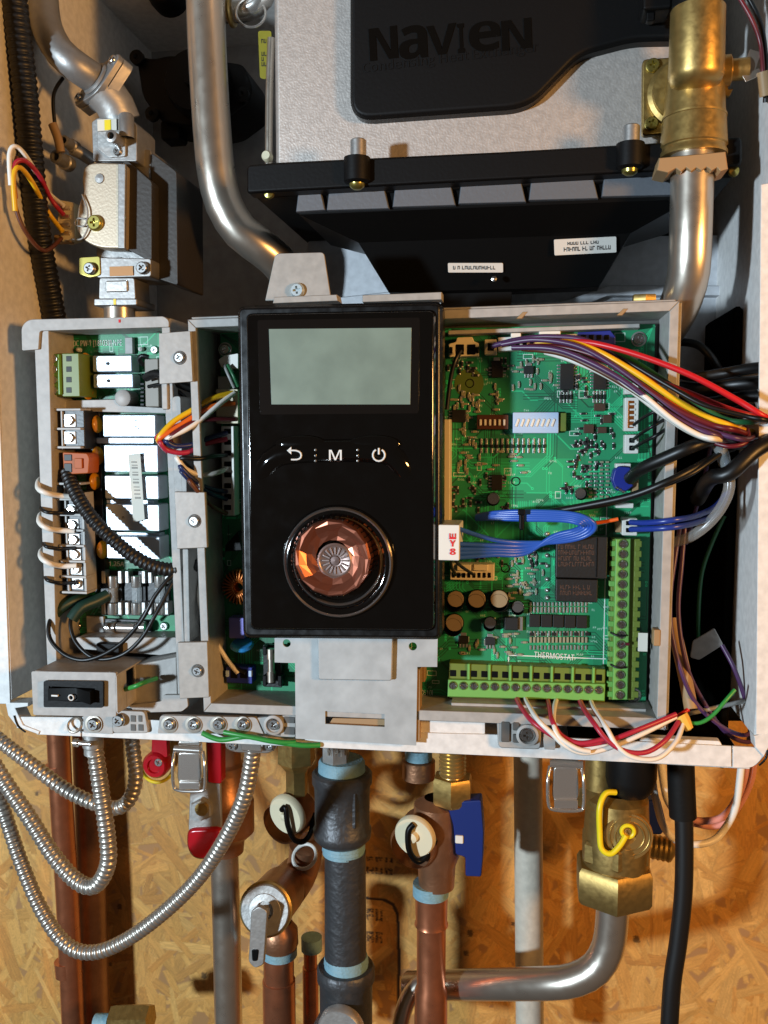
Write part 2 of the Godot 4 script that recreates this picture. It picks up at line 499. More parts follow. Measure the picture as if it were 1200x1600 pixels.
func dot(im: Image, p: Vector2, w: int, c: Color) -> void:
	im.fill_rect(Rect2i(int(p.x) - w / 2, int(p.y) - w / 2, w, w), c)
func stroke(im: Image, a: Vector2, b: Vector2, w: int, c: Color) -> void:
	var n := maxi(1, int(maxf(absf(a.x - b.x), absf(a.y - b.y))))
	for i in n + 1: dot(im, a.lerp(b, float(i) / n), w, c)
func pcb_material(W: int, H: int, sd: int, base: Color, traces: int) -> StandardMaterial3D:
	rng.seed = sd
	var im := Image.create(W, H, false, Image.FORMAT_RGB8)
	im.fill(base)
	for k in 26:                                  # copper pours
		var r := Rect2i(rng.randi_range(0, W - 40), rng.randi_range(0, H - 40), rng.randi_range(40, 260), rng.randi_range(30, 200))
		im.fill_rect(r.intersection(Rect2i(0, 0, W, H)), base * rng.randf_range(0.8, 1.22))
	var dirs := [Vector2(1, 0), Vector2(0.7, 0.7), Vector2(0, 1), Vector2(-0.7, 0.7), Vector2(-1, 0), Vector2(-0.7, -0.7), Vector2(0, -1), Vector2(0.7, -0.7)]
	for k in traces:
		var p := Vector2(rng.randf() * W, rng.randf() * H)
		var d := rng.randi() % 4 * 2
		var n := rng.randi_range(1, 5)
		var gap := rng.randi_range(5, 9)
		var leg := []
		for s in rng.randi_range(3, 5):
			leg.append([d, rng.randf_range(20, 110)])
			d = (d + [1, 7, 1, 0][rng.randi() % 4]) % 8
		var tone := base * (1.45 if rng.randf() < 0.5 else 0.6)
		for q in n:
			var c: Vector2 = p + dirs[(leg[0][0] + 2) % 8] * gap * q
			for l in leg:
				var e: Vector2 = c + dirs[l[0]] * l[1]
				stroke(im, c.clamp(Vector2(4, 4), Vector2(W - 5, H - 5)), e.clamp(Vector2(4, 4), Vector2(W - 5, H - 5)), 2 if n > 1 else 3, tone)
				c = e
			dot(im, c.clamp(Vector2(6, 6), Vector2(W - 7, H - 7)), 6, base * 1.7); dot(im, c.clamp(Vector2(6, 6), Vector2(W - 7, H - 7)), 2, Color(0.03, 0.06, 0.04))
	var ink := Color(0.78, 0.84, 0.79)
	for k in traces * 3:                          # silkscreen: part outlines and tiny reference codes
		var x := rng.randi_range(12, W - 60)
		var y := rng.randi_range(12, H - 40)
		if k % 9 == 0:
			var w := rng.randi_range(10, 34)
			var h := rng.randi_range(8, 24)
			for r in [Rect2i(x, y, w, 2), Rect2i(x, y + h, w, 2), Rect2i(x, y, 2, h), Rect2i(x + w, y, 2, h + 2)]: im.fill_rect(r, ink)
		else:
			for q in rng.randi_range(2, 4):
				im.fill_rect(Rect2i(x + q * 5, y, 1, 6), ink)
				im.fill_rect(Rect2i(x + q * 5, y + [0, 3, 5][rng.randi() % 3], 3, 1), ink)
				if rng.randf() < 0.5: im.fill_rect(Rect2i(x + q * 5 + 2, y + rng.randi_range(0, 3), 1, 3), ink)
	var m := mk("ffffff", 0.5)
	m.albedo_texture = ImageTexture.create_from_image(im)
	m.clearcoat_enabled = true; m.clearcoat = 0.12; m.clearcoat_roughness = 0.3
	return m
func _ready() -> void:
	# camera, background, lamps, exposure
	cam.basis = Basis(Vector3.UP, deg_to_rad(9.0)) * Basis(Vector3.RIGHT, deg_to_rad(-5.0))
	cam.origin = cam.basis * Vector3(0, 0, 0.513)
	var c := Camera3D.new()
	c.name = "camera"; c.transform = cam; c.fov = rad_to_deg(2.0 * atan(800.0 / F)); c.near = 0.02; c.far = 20.0; c.current = true
	add_child(c)
	var we := WorldEnvironment.new()
	we.name = "surroundings"
	var e := Environment.new()
	e.background_mode = Environment.BG_COLOR
	e.background_color = Color(0.25, 0.215, 0.185)
	e.tonemap_mode = Environment.TONE_MAPPER_LINEAR
	e.tonemap_exposure = 1.0
	e.sdfgi_enabled = true; e.ssao_enabled = true; e.ssil_enabled = true
	we.environment = e
	add_child(we)
	lamp("white_work_lamp", Vector3(-1.12, -0.05, 1.46), Color(0.86, 0.94, 1.0), 4.4, 0.06)
	lamp("warm_bulb", Vector3(0.84, 0.14, 0.56), Color(1.0, 0.73, 0.41), 0.92, 0.08)
	materials()
	build_shell()
	build_exchanger()
	build_gas_valve()
	build_pipes_behind()
	build_trays()
	build_left_board()
	build_main_board()
	build_display()
	build_switch_box()
	build_below()
	build_wires()
func lamp(called: String, at: Vector3, col: Color, energy: float, size: float) -> void:
	var l := OmniLight3D.new()
	l.name = called; l.position = at; l.light_color = col; l.light_energy = energy; l.light_size = size; l.omni_range = 6.0; l.omni_attenuation = 2.0; l.shadow_enabled = true
	add_child(l)

func materials() -> void:
	var fine := noise(0.09, 3)
	var soft := noise(0.05, 5, 256, FastNoiseLite.TYPE_SIMPLEX, 0.9, 1.0)
	var blot := noise(0.03, 9, 256, FastNoiseLite.TYPE_SIMPLEX, 0.88, 1.0)
	var smear := noise(0.03, 21, 256, FastNoiseLite.TYPE_SIMPLEX, 0.26, 0.34)
	M.white = tri_map(mk("e4e2de", 0.45), 9.0, soft, fine, 0.004)
	M.galv = tri_map(mk("a3a3a3", 0.5, 0.2), 7.0, blot)
	M.tray = tri_map(mk("aaa7a2", 0.5), 8.0, soft, fine, 0.006)
	M.tray_dark = tri_map(mk("55534f", 0.6), 8.0, soft)
	M.tab = tri_map(mk("a5a19a", 0.42), 9.0, soft, fine, 0.003)
	M.black = tri_map(mk("0e0d0d", 0.5), 12.0, null, fine, 0.004)
	M.black_soft = tri_map(mk("121110", 0.6), 10.0, null, fine, 0.008)
	M.baffle = tri_map(mk("c3c6ca", 0.45, 0.1), 8.0, soft)
	M.foam = mk("0a0907", 0.95)
	M.foam.metallic_specular = 0.1
	M.valve_dark = tri_map(mk("35312d", 0.5, 0.2), 10.0, null, fine, 0.008)
	M.rib = tri_map(mk("5c6066", 0.5), 10.0, null, fine, 0.01)
	M.cap_black = mk("080808", 0.4)
	for k in [M.black, M.black_soft, M.cap_black]: k.metallic_specular = 0.3
	M.gloss = tri_map(mk("050505", 0.1), 9.0, null, null, 0.0, noise(0.02, 61, 256, FastNoiseLite.TYPE_SIMPLEX, 0.05, 0.13))
	M.gloss.clearcoat_enabled = true; M.gloss.clearcoat = 1.0; M.gloss.clearcoat_roughness = 0.03
	M.bezel = tri_map(mk("0d0c0c", 0.3), 14.0, null, null, 0.0, noise(0.03, 22, 256, FastNoiseLite.TYPE_SIMPLEX, 0.22, 0.36))
	M.lcd = tri_map(mk("7c8d82", 0.25), 6.0, noise(0.02, 81, 256, FastNoiseLite.TYPE_SIMPLEX, 0.9, 1.0))
	M.mark = mk("d8d8d4", 0.5)
	M.steel = tri_map(mk("d0c6b8", 0.3, 0.9), 9.0, null, null, 0.0, smear)
	M.steel_dull = tri_map(mk("b3b1ad", 0.45, 0.65), 9.0, soft, fine, 0.01)
	M.chrome = mk("d8d4ce", 0.2, 0.85)
	M.chrome_dark = mk("b9b0a8", 0.28, 0.9)
	M.screw = mk("c9c8c6", 0.26, 1.0)
	M.cast = tri_map(mk("a09e9b", 0.45, 0.65), 10.0, soft, fine, 0.006)
	M.bracket = tri_map(mk("b3b7b7", 0.5, 0.15), 6.0, blot, noise(0.06, 31), 0.004)
	M.plate = tri_map(mk("d9d0c8", 0.44, 0.6), 11.0, soft, noise(0.16, 11), 0.010)
	M.brass = tri_map(mk("b3965a", 0.36, 0.85), 12.0, soft, fine, 0.004, noise(0.05, 23, 256, FastNoiseLite.TYPE_SIMPLEX, 0.3, 0.5))
	M.brass_cut = mk("cfae6c", 0.3, 0.8)
	M.gold = mk("b3a75c", 0.3, 0.9)
	M.copper = tri_map(mk("c9805c", 0.34, 0.8), 8.0, blot, null, 0.0, smear)
	M.bronze = tri_map(mk("a8795a", 0.42, 0.75), 9.0, blot, fine, 0.02)
	M.iron = tri_map(mk("4f5052", 0.46, 0.55), 9.0, blot, noise(0.05, 33), 0.06)
	M.tape = tri_map(mk("7ea6b4", 0.6), 14.0, soft, fine, 0.03)
	M.red = mk("a3121f", 0.22)
	M.blue = mk("12276b", 0.42)
	M.yellow = mk("e6d11c", 0.4)
	M.pvc = tri_map(mk("cfc7b6", 0.5), 8.0, soft)
	M.flex = tri_map(mk("c4bdb3", 0.34, 0.8), 12.0, soft)
	M.hose = mk("131212", 0.45)
	M.green_term = mk("6da652", 0.42)
	M.olive = mk("66762c", 0.45)
	M.cream = mk("d9cfb0", 0.45)
	M.nylon = mk("d9d8d0", 0.45)
	M.relay = tri_map(mk("d3dde6", 0.4, 0.5), 10.0, null, noise(0.03, 71), 0.01, noise(0.05, 72, 256, FastNoiseLite.TYPE_SIMPLEX, 0.3, 0.5))
	M.relay_black = tri_map(mk("1b1b1b", 0.42), 14.0, null, fine, 0.006)
	M.amber = mk("c98512", 0.25)
	M.orange = mk("a8541a", 0.6)
	M.lavender = mk("7c78c8", 0.4)
	M.ceramic_blue = mk("2f86c4", 0.3)
	M.navy = mk("1c2c86", 0.4)
	M.paleblue = mk("a9c2e0", 0.4)
	M.chip = mk("181716", 0.45)
	M.solder = mk("c6c6c2", 0.3, 0.85)
	M.smd = mk("8a8a72", 0.45)
	M.smd_brown = mk("4a3325", 0.45)
	M.paper = mk("d9d4c6", 0.7)
	M.label = mk("c9c6be", 0.6)
	M.ink = mk("2a2624", 0.7)
	M.red_ink = mk("d01a24", 0.7)
	M.silk = mk("d6ded8", 0.7)
	M.glass = mk("dfe6e6", 0.05)
	M.glass.transparency = BaseMaterial3D.TRANSPARENCY_ALPHA; M.glass.albedo_color.a = 0.25
	M.clear = mk("9aa0a0", 0.1)
	M.clear.transparency = BaseMaterial3D.TRANSPARENCY_ALPHA; M.clear.albedo_color.a = 0.35
	M.enamel = tri_map(mk("b5672a", 0.3, 0.6), 12.0, soft)
	M.tan = mk("9a7d58", 0.55)
	M.w = {"white": mk("e3ded4", 0.4), "red": mk("c31a22", 0.38), "crimson": mk("a8243a", 0.4), "yellow": mk("e2b21a", 0.38), "orange": mk("d9601c", 0.4), "black": mk("0b0b0b", 0.42), "brown": mk("5a2f1c", 0.42), "purple": mk("4a2c52", 0.38),
		"maroon": mk("5e1822", 0.38), "green": mk("1d5a35", 0.4), "navy": mk("1a2550", 0.38), "blue": mk("2a56b4", 0.32), "grey": mk("8b8b88", 0.4), "pink": mk("cf8f86", 0.45), "lime": mk("2f8a3c", 0.4), "deepblue": mk("22388c", 0.32)}

func build_shell() -> void:
	var a := P(-160, 1720, ZW)
	var b := P(1330, 1000, ZW)
	wall_box = Rect2(a.x, a.y, 1.0, 0.72)
	wall_box.size = Vector2(maxf(1.0, b.x - a.x + 0.16), 0.72)
	var o := part(self, "wall", boxm(wall_box.size.x, wall_box.size.y, 0.011, 0.0), osb_material(), Vector3(wall_box.get_center().x, wall_box.get_center().y, ZW - 0.0055))
	o.set_meta("kind", "structure"); o.set_meta("label", "sheet of oriented strand board that backs the pipes")
	var o2 := part(self, "wall", o.mesh, o.material_override, o.position + Vector3(0, wall_box.size.y + 0.002, 0))
	o2.set_meta("kind", "structure"); o2.set_meta("label", "upper sheet of strand board behind the cabinet")
	# white enclosure, open at the front
	var t := thing("heater_cabinet", "white metal heater cabinet standing open around the boards and the exchanger", "cabinet", P(600, 1160, -0.16))
	var xl := P(8, 850, ZC).x
	var xr := P(1192, 850, ZC).x
	var ytop := P(600, -260, ZC).y
	var yb := P(600, 1172, ZC).y
	var zb := -0.285
	var th := 0.0015
	part(t, "back_panel", boxm(xr - xl, ytop - yb, th), M.galv, Vector3((xl + xr) / 2, (ytop + yb) / 2, zb))
	for s in [[xl, 1.0], [xr, -1.0]]:
		part(t, "side_panel", boxm(th, ytop - yb - 0.02, -zb + ZC), M.white, Vector3(s[0], (ytop + yb) / 2 + 0.01, (ZC + zb) / 2))
	part(t, "top_panel", boxm(xr - xl, th, -zb + ZC), M.white, Vector3((xl + xr) / 2, ytop, (ZC + zb) / 2))
	part(t, "bottom_panel", boxm(xr - xl - 0.004, th, -zb + ZC - 0.002), M.white, Vector3((xl + xr) / 2, yb + 0.0008, (ZC + zb) / 2 - 0.001))
	pr(t, "bottom_flange", rp([[128, 1120], [690, 1146], [780, 1148], [1143, 1166], [1143, 1199], [128, 1151]], 0), ZC, 0.0012, M.white, 0.0004)
	pr(t, "flange_tongue", rp([[1000, 1152], [1125, 1158], [1130, 1168], [1000, 1163]], 3), ZC - 0.0015, 0.006, M.white, 0.0004)
	pr(t, "flange_tongue", rp([[640, 1120], [758, 1126], [758, 1150], [640, 1144]], 3), ZC - 0.0015, 0.006, M.white, 0.0004)
	pr(t, "corner_plate", rp([[20, 1108], [32, 1120], [126, 1121], [126, 1151], [58, 1148], [22, 1120]], 0), ZC + 0.0002, 0.0012, M.white, 0.0004)
	pr(t, "foam_pad", rp([[1010, 1130], [1010, 600, 60], [1060, 520, 50], [1210, 470], [1210, 1130]], 0, 6), -0.262, 0.015, M.foam, 0.006)
	part(t, "foam_pad", boxm(0.006, 0.30, 0.17, 0.002), M.foam, Vector3(xr - 0.0045, P(1100, 830, -0.16).y, -0.175))
	part(t, "foam_pad", boxm(0.10, 0.006, 0.20, 0.002), M.foam, Vector3(xr - 0.056, yb + 0.0055, -0.15))
	# rolled corners: a strip that turns from the side flange into the bottom flange
	pr(t, "corner_fold", rp([[8, 1098], [44, 1098], [44, 1104], [24, 1107], [36, 1133], [62, 1143], [60, 1148], [26, 1136], [12, 1118]], 0), ZC + 0.0012, 0.012, M.white, 0.0006)
	pr(t, "corner_plate", rp([[1145, 1166], [1181, 1168], [1200, 1150], [1202, 1172, 14], [1178, 1201, 14], [1145, 1200]], 0), ZC + 0.0002, 0.0012, M.white, 0.0004)
	pr(t, "corner_fold", rp([[1178, 1150], [1203, 1145], [1203, 1165], [1194, 1183], [1180, 1168]], 0), ZC + 0.0014, 0.010, M.white, 0.0006)
	pr(t, "side_flange", [[-70, -250], [-34, -250], [16, 1100], [-2, 1100]], ZC + 0.001, 0.0012, M.white, 0.0004)
	pr(t, "side_flange", [[1189, 288], [1212, 284], [1212, 1150], [1181, 1148]], ZC + 0.001, 0.0012, M.white, 0.0004)
	for q in [[[22, 1118], [28, 1134], [40, 1144]], [[1186, 1196], [1196, 1186], [1200, 1172]]]: tb(t, "corner_slot", q, 1.6, M.cap_black, 6, ZC + 0.0016)
func hull(p: Node3D, called: String, rings: Array, mat: Material) -> MeshInstance3D:   # rectangles [x0, x1, y, z0, z1] joined from top to bottom
	var k := MB.new()
	var o := Vector3((rings[0][0] + rings[0][1]) / 2, rings[0][2], rings[0][3])
	var c := []
	for r in rings:
		c.append([Vector3(r[0], r[2], r[3]) - o, Vector3(r[1], r[2], r[3]) - o, Vector3(r[1], r[2], r[4]) - o, Vector3(r[0], r[2], r[4]) - o])
	for i in rings.size() - 1:
		var mid := Vector3()
		for e in 4: mid += (c[i][e] + c[i + 1][e]) / 8.0
		for e in 4:
			var f := (e + 1) % 4
			k.flat(c[i][e], c[i][f], c[i + 1][f], c[i + 1][e], (c[i][e] + c[i][f] + c[i + 1][e] + c[i + 1][f]) / 4.0 - mid)
	k.flat(c[0][0], c[0][1], c[0][2], c[0][3], Vector3.UP)
	k.flat(c[-1][0], c[-1][1], c[-1][2], c[-1][3], Vector3.DOWN)
	return part(p, called, k.done(), mat, o)

func build_exchanger() -> void:
	var zf := -0.078
	var t := thing("heat_exchanger", "large stainless heat exchanger with a black nameplate cover and a black burner hood below", "heat exchanger", P(720, 240, -0.15))
	var xl := P(428, 150, zf).x
	var xr := P(1075, 150, zf).x
	var y0 := P(700, -190, zf).y
	var y1 := P(700, 252, zf).y
	part(t, "steel_shell", boxm(xr - xl, y0 - y1, 0.16, 0.004), M.plate, Vector3((xl + xr) / 2, (y0 + y1) / 2, zf - 0.08))
	var cov := pr(t, "nameplate_cover", rp([[546, -60], [546, 187, 36], [826, 167, 34], [906, 84, 22], [990, 62, 22], [1090, 60, 0], [1090, -60]], 0, 6), zf + 0.011, 0.011, M.black, 0.0034)
	var ch := [["N", 599, 68, 42, 46], ["a", 645, 66, 42, 47], ["V", 690, 62, 44, 42], ["I", 720, 60, 10, 41], ["e", 757, 57, 45, 42], ["N", 807, 54, 43, 42]]
	for q in ch: txt(cov, q[0], q[1], q[2], zf + 0.0112, q[3], q[4], M.gloss, 0.0006, true, 0.055)
	txt(cov, "Condensing Heat Exchanger", 702, 92, zf + 0.0111, 256, 18, M.black, 0.0007, false, 0.055)
	# clamping flange and hood
	var ff := -0.05
	var bar := [[385, 257, 8], [430, 253, 3], [790, 236, 3], [1045, 221, 3], [1160, 213, 8], [1160, 258, 8], [1045, 266, 3], [790, 280, 3], [430, 299, 3], [385, 302, 6]]
	pr(t, "flange_bar", rp(bar, 3), ff, 0.012, M.black, 0.0018)
	var fx0 := P(386, 280, ff).x
	var fx1 := P(1158, 240, ff).x
	var fy := P(780, 262, ff).y
	part(t, "flange_plate", boxm(fx1 - fx0, 0.008, 0.19, 0.002), M.black_soft, Vector3((fx0 + fx1) / 2, fy - 0.004, ff - 0.107))
	for q in [[558, 267, 20], [984, 245, 20]]:
		vl(t, "screw_boss", q[0], ff + 0.001, [[q[1] - 22, 14], [q[1] - 20, q[2]], [q[1] + 17, q[2]], [q[1] + 20, 16], [q[1] + 21, 0]], M.black, 20)
		vl(t, "clamp_bolt", q[0] + 2, ff + 0.001, [[q[1] - 49, 0], [q[1] - 49, 10], [q[1] - 47, 12], [q[1] - 21, 12]], M.cast, 16)
		vl(t, "screw_tip", q[0], ff + 0.001, [[q[1] + 20, 12], [q[1] + 25, 11], [q[1] + 29, 6], [q[1] + 29, 0]], M.gold, 12)
	fc(t, "screw_tip", 421, 303, ff - 0.006, [[8, 0], [7, 0.002], [0, 0.003]], M.gold, 12)
	fc(t, "screw_tip", 1146, 268, ff - 0.006, [[8, 0], [7, 0.002], [0, 0.003]], M.gold, 12)
	var zh := -0.066
	var hx0 := P(465, 320, zh).x
	var hx1 := P(1085, 290, zh).x
	var hy0 := fy - 0.008
	var hy1 := P(700, 326, zh).y
	var hy2 := P(780, 452, -0.10).y
	hull(t, "hood", [[hx0, hx1, hy0, zh, -0.17], [hx0 + 0.001, hx1 - 0.001, hy1, zh, -0.16], [P(560, 375, -0.083).x, P(985, 365, -0.083).x, P(770, 372, -0.083).y, -0.083, -0.125], [P(607, 450, -0.1).x, P(936, 445, -0.1).x, hy2, -0.100, -0.118], [P(690, 452, -0.115).x, P(800, 450, -0.115).x, hy2 - 0.001, -0.106, -0.117], [P(694, 452, -0.115).x, P(796, 450, -0.115).x, hy2 - 0.03, -0.106, -0.117]], M.cap_black)
	# upright ribs between which the hood's front shows, with wedge-shaped gaps
	var edge := [[466, 508], [514, 608], [617, 712], [720, 822], [830, 935], [944, 1082]]
	for q in edge:
		var yy: float = 298.0 - (q[0] - 466.0) * 0.05
		pr(t, "front_rib", [[q[0], yy], [q[1] - 8, yy - 3], [q[1], yy + 30], [q[0] - 4, yy + 33]], zh + 0.004, 0.0038, M.rib, 0.0008)
	var lb := pr(t, "label_plate", rect(866, 372, 963, 397, 2), -0.0835, 0.0006, M.label, 0.0001)
	dashes(lb, 912, 379, 50, 6, 1, -0.0832)
	dashes(lb, 918, 388, 74, 8, 1, -0.0832)
	lb.rotation = Vector3(0.42, 0, 0.05)
	var l2 := pr(t, "label_plate", rect(700, 411, 786, 426, 2), -0.091, 0.0006, M.label, 0.0001)
	dashes(l2, 742, 418, 68, 7, 1, -0.0907)
	l2.rotation = Vector3(0.42, 0, 0.0)
	part(t, "hood_screw", lathem([[0.002, 0.0], [0.0018, 0.001], [0, 0.0016]], 12), M.screw, P(772, 436, -0.087))
	t = thing("metal_baffle", "pale grey metal baffle behind the black hood and above the boards", "baffle", P(760, 500, -0.178))
	pr(t, "plate", rp([[480, 376], [1180, 366], [1180, 600], [480, 600]], 6), -0.178, 0.002, M.baffle, 0.0006)
	pr(t, "fold", rp([[480, 470], [640, 452], [700, 470], [880, 470], [950, 446], [1180, 446], [1180, 462], [950, 462], [890, 486], [480, 486]], 6), -0.168, 0.010, M.baffle, 0.002)
	# brass outlet valve at the right
	t = thing("brass_outlet_valve", "cast brass elbow valve bolted beside the exchanger above a bent steel pipe", "valve", P(1085, 240, -0.05))
	var zv := -0.048
	pr(t, "mounting_plate", rp([[1004, 92], [1062, 88], [1062, 206], [1003, 212]], 8), -0.064, 0.005, M.brass, 0.001)
	var st := screw(t, 1020, 103, -0.0635, 10, M.gold)
	st = screw(t, 1018, 194, -0.0635, 10, M.gold)
	al(t, "side_flange", P(1062, 150, -0.067), Vector3(0, 0, 1), [[0.0195, 0], [0.0195, 0.006], [0.017, 0.007], [0.017, 0.011], [0.0, 0.012]], M.brass, 32)
	vl(t, "upper_body", 1087, zv + 0.011, [[14, 30], [16, 37], [118, 38], [130, 34], [137, 24], [140, 0]], M.brass, 32)
	vl(t, "lower_body", 1083, zv - 0.004, [[70, 0], [76, 36], [182, 42], [183, 44], [186, 44], [187, 43], [230, 46], [232, 44], [236, 44], [240, 46], [246, 46], [246, 0]], M.brass, 36)
	vl(t, "top_coupling", 1088, zv + 0.010, [[-40, 33], [10, 33], [14, 30]], M.black, 24)
	al(t, "sensor_port", P(1118, 112, zv), Vector3(1, 0, 0.1), [[0.0085, 0], [0.0085, 0.008], [0.006, 0.009], [0.006, 0.018], [0.0, 0.018]], M.brass, 20)
	pr(t, "sensor_clip", rp([[1158, 112], [1172, 76], [1190, 82], [1178, 116]], 2), zv + 0.004, 0.001, M.steel, 0.0003)
	pr(t, "port_rib", rp([[1120, 72], [1130, 70], [1138, 140], [1146, 138], [1140, 150], [1120, 148]], 2), zv - 0.004, 0.004, M.brass, 0.0005)
	var cl := [[1030, 246], [1134, 236], [1138, 264], [1126, 268], [1120, 262], [1112, 267], [1104, 261], [1096, 267], [1088, 262], [1080, 268], [1072, 262], [1064, 269], [1056, 263], [1044, 270], [1026, 266]]
	pr(t, "serrated_clip", cl, zv + 0.014, 0.02, M.tan, 0.0008)
	t = thing("bent_outlet_pipe", "bent steel pipe with vertical glint dropping from the brass elbow valve", "pipe", P(1080, 300, zv))
	tb(t, "tube", [[1082, 240, zv], [1081, 300, zv], [1079, 370, zv], [1076, 425, zv - 0.004], [1066, 465, zv - 0.012], [1050, 500, zv - 0.024], [1020, 540, zv - 0.04], [980, 575, zv - 0.06]], 29, M.steel, 28)
	t = thing("black_plug_block", "black plastic sensor plug hanging above the brass elbow valve", "plug", P(1025, 10, -0.05))
	bx(t, "housing", 1004, -30, 1052, 14, -0.042, 0.02, M.black, 0.002)
	bx(t, "latch", 1010, 14, 1024, 32, -0.046, 0.006, M.black, 0.001)
	wire("thin dark red wire slanting down past the brass valve's port", M.w.maroon, [[1150, -12, -0.04], [1175, 30, -0.04], [1188, 70, -0.042], [1192, 120, -0.042], [1196, 150, -0.05]], 3.0)
	wire("thin black wire beside the dark red one at the brass valve", M.w.black, [[1165, -12, -0.045], [1188, 40, -0.045], [1198, 100, -0.045], [1196, 160, -0.05]], 3.5)
	t = thing("sensor_terminal", "small steel spade terminal with tan sleeve beside the brass valve's port", "terminal", P(1190, 130, -0.04))
	tb(t, "sleeve", [[1192, 112, -0.042], [1196, 150, -0.045]], 8, M.tan, 10)
	pr(t, "spade", rp([[1160, 118], [1186, 106], [1190, 116], [1165, 128]], 1), -0.043, 0.001, M.steel, 0.0003)

func build_gas_valve() -> void:
	var z := -0.088
	var t := thing("gas_valve", "grey cast gas control valve with a beige metal cover plate", "gas valve", P(190, 490, z - 0.02))
	pr(t, "main_block", rp([[150, 240], [236, 232], [240, 408], [150, 402]], 6), z - 0.012, 0.05, M.cast, 0.002)
	pr(t, "side_cover", rp([[192, 252], [198, 250], [237, 284], [237, 410], [196, 388]], 4), z + 0.002, 0.03, M.valve_dark, 0.002)
	pr(t, "coil_box", rp([[236, 238], [276, 268], [278, 446], [236, 432]], 5), z - 0.010, 0.05, M.valve_dark, 0.003)
	pr(t, "cover_plate", rp([[133, 253, 24], [196, 255, 8], [194, 388, 4], [150, 388, 26], [118, 366, 26], [121, 322, 12], [131, 300, 14], [127, 278, 14]], 10, 6), z + 0.009, 0.012, tri_map(mk("c0b29c", 0.42, 0.5), 12.0, null, noise(0.12, 44), 0.005), 0.0012)
	pr(t, "cover_fold", [[184, 255], [196, 256], [195, 388], [184, 388]], z + 0.0104, 0.002, M.cast, 0.0006)
	screw(t, 150, 349, z + 0.009, 13, M.gold)
	fc(t, "rivet", 156, 279, z + 0.009, [[8, 0], [7, 0.0008], [0, 0.001]], M.cast, 16)
	pr(t, "pressure_head", rp([[143, 190], [152, 184], [205, 186], [214, 196], [214, 252], [145, 252]], 3), z + 0.001, 0.03, M.cast, 0.0015)
	pr(t, "head_recess", rp([[152, 205], [196, 205], [196, 244], [170, 246], [152, 232]], 3), z + 0.003, 0.004, M.steel_dull, 0.001)
	var lb := bx(t, "paint_label", 152, 186, 182, 204, z + 0.0022, 0.001, M.paper, 0.0001)
	bx(lb, "yellow_mark", 163, 187, 173, 203, z + 0.0026, 0.0006, M.yellow, 0.0001)
	vl(t, "post", 198, z + 0.004, [[178, 0], [178, 9], [182, 12], [216, 12]], M.cast, 16)
	for q in [[198, 230, 9, 0.012], [118, 231, 8, 0.004], [108, 257, 10, 0.006]]:
		fc(t, "test_nipple", q[0], q[1], z - 0.008, [[q[2] + 2, 0], [q[2] + 2, 0.006], [q[2], 0.007], [q[2], 0.012 + q[3]], [q[2] * 0.6, 0.0125 + q[3]], [q[2] * 0.55, 0.004]], M.cast, 20)
	tb(t, "nipple_arm", [[112, 232, z - 0.004], [128, 240, z - 0.01], [146, 252, z - 0.016]], 10, M.cast, 12)
	screw(t, 184, 237, z + 0.003, 7, M.screw)
	pr(t, "lower_block", rp([[150, 402], [236, 404], [236, 432], [151, 434]], 4), z + 0.004, 0.035, M.cast, 0.0015)
	bx(t, "scratched_seal", 171, 416, 208, 431, z + 0.0048, 0.0006, tri_map(mk("a87a48", 0.5, 0.2), 14.0, null), 0.0001)
	pr(t, "yellow_bracket", rp([[123, 402], [156, 400], [157, 430], [140, 434], [123, 428]], 4), z + 0.005, 0.002, M.gold, 0.0005)
	screw(t, 141, 420, z + 0.006, 10, M.screw)
	screw(t, 223, 419, z + 0.005, 10, M.screw)
	pr(t, "neck", rp([[155, 434], [210, 434], [212, 468], [154, 468]], 4), z + 0.002, 0.024, M.cast, 0.0015)
	bx(t, "neck_window", 164, 438, 199, 456, z + 0.0036, 0.003, M.steel_dull, 0.001)
	pr(t, "outlet_flange", rp([[146, 466], [214, 466], [214, 477], [146, 478]], 3), z + 0.006, 0.03, M.cast, 0.001)
	bx(t, "paint_mark", 177, 467, 181, 476, z + 0.0064, 0.0008, M.yellow, 0.0001)
	vl(t, "outlet_stub", 188, z - 0.008, [[476, 20], [480, 24], [494, 24], [530, 24]], M.steel, 24)
	t = thing("valve_plug", "cream four-way plug with coloured wires on the gas valve's left side", "plug", P(105, 350, z))
	pr(t, "housing", rp([[93, 312], [116, 316], [118, 372], [96, 378], [88, 350]], 3), z + 0.004, 0.012, M.cream, 0.0008)
	for i in 4: bx(t, "contact", 97, 322 + i * 13, 108, 328 + i * 13, z + 0.006, 0.003, M.steel, 0.0003)
	bx(t, "latch", 84, 366, 108, 378, z + 0.003, 0.008, M.tan, 0.0006)
	var g := "wires looping to the gas valve plug"
	wire("white wire looping from the cabinet side to the gas valve plug", M.w.white, [[100, 322, z + 0.008], [72, 296, z + 0.012], [45, 252, -0.046], [26, 229, -0.036], [16, 240, -0.034], [17, 290, -0.035]], 4.0, g)
	wire("red wire looping from the cabinet side to the gas valve plug", M.w.crimson, [[100, 336, z + 0.008], [82, 312, z + 0.012], [60, 272, -0.055], [36, 250, -0.040], [22, 262, -0.036], [24, 310, -0.038]], 4.0, g)
	wire("yellow wire looping from the cabinet side to the gas valve plug", M.w.yellow, [[98, 362, z + 0.009], [75, 330, z + 0.012], [50, 284, -0.05], [30, 261, -0.038], [20, 276, -0.035], [24, 330, -0.037]], 4.2, g)
	wire("brown wire hanging in a long loop left of the gas valve plug", M.w.brown, [[96, 372, z + 0.006], [70, 392, -0.062], [42, 365, -0.046], [24, 320, -0.038], [21, 270, -0.036], [27, 245, -0.038]], 3.6, g)
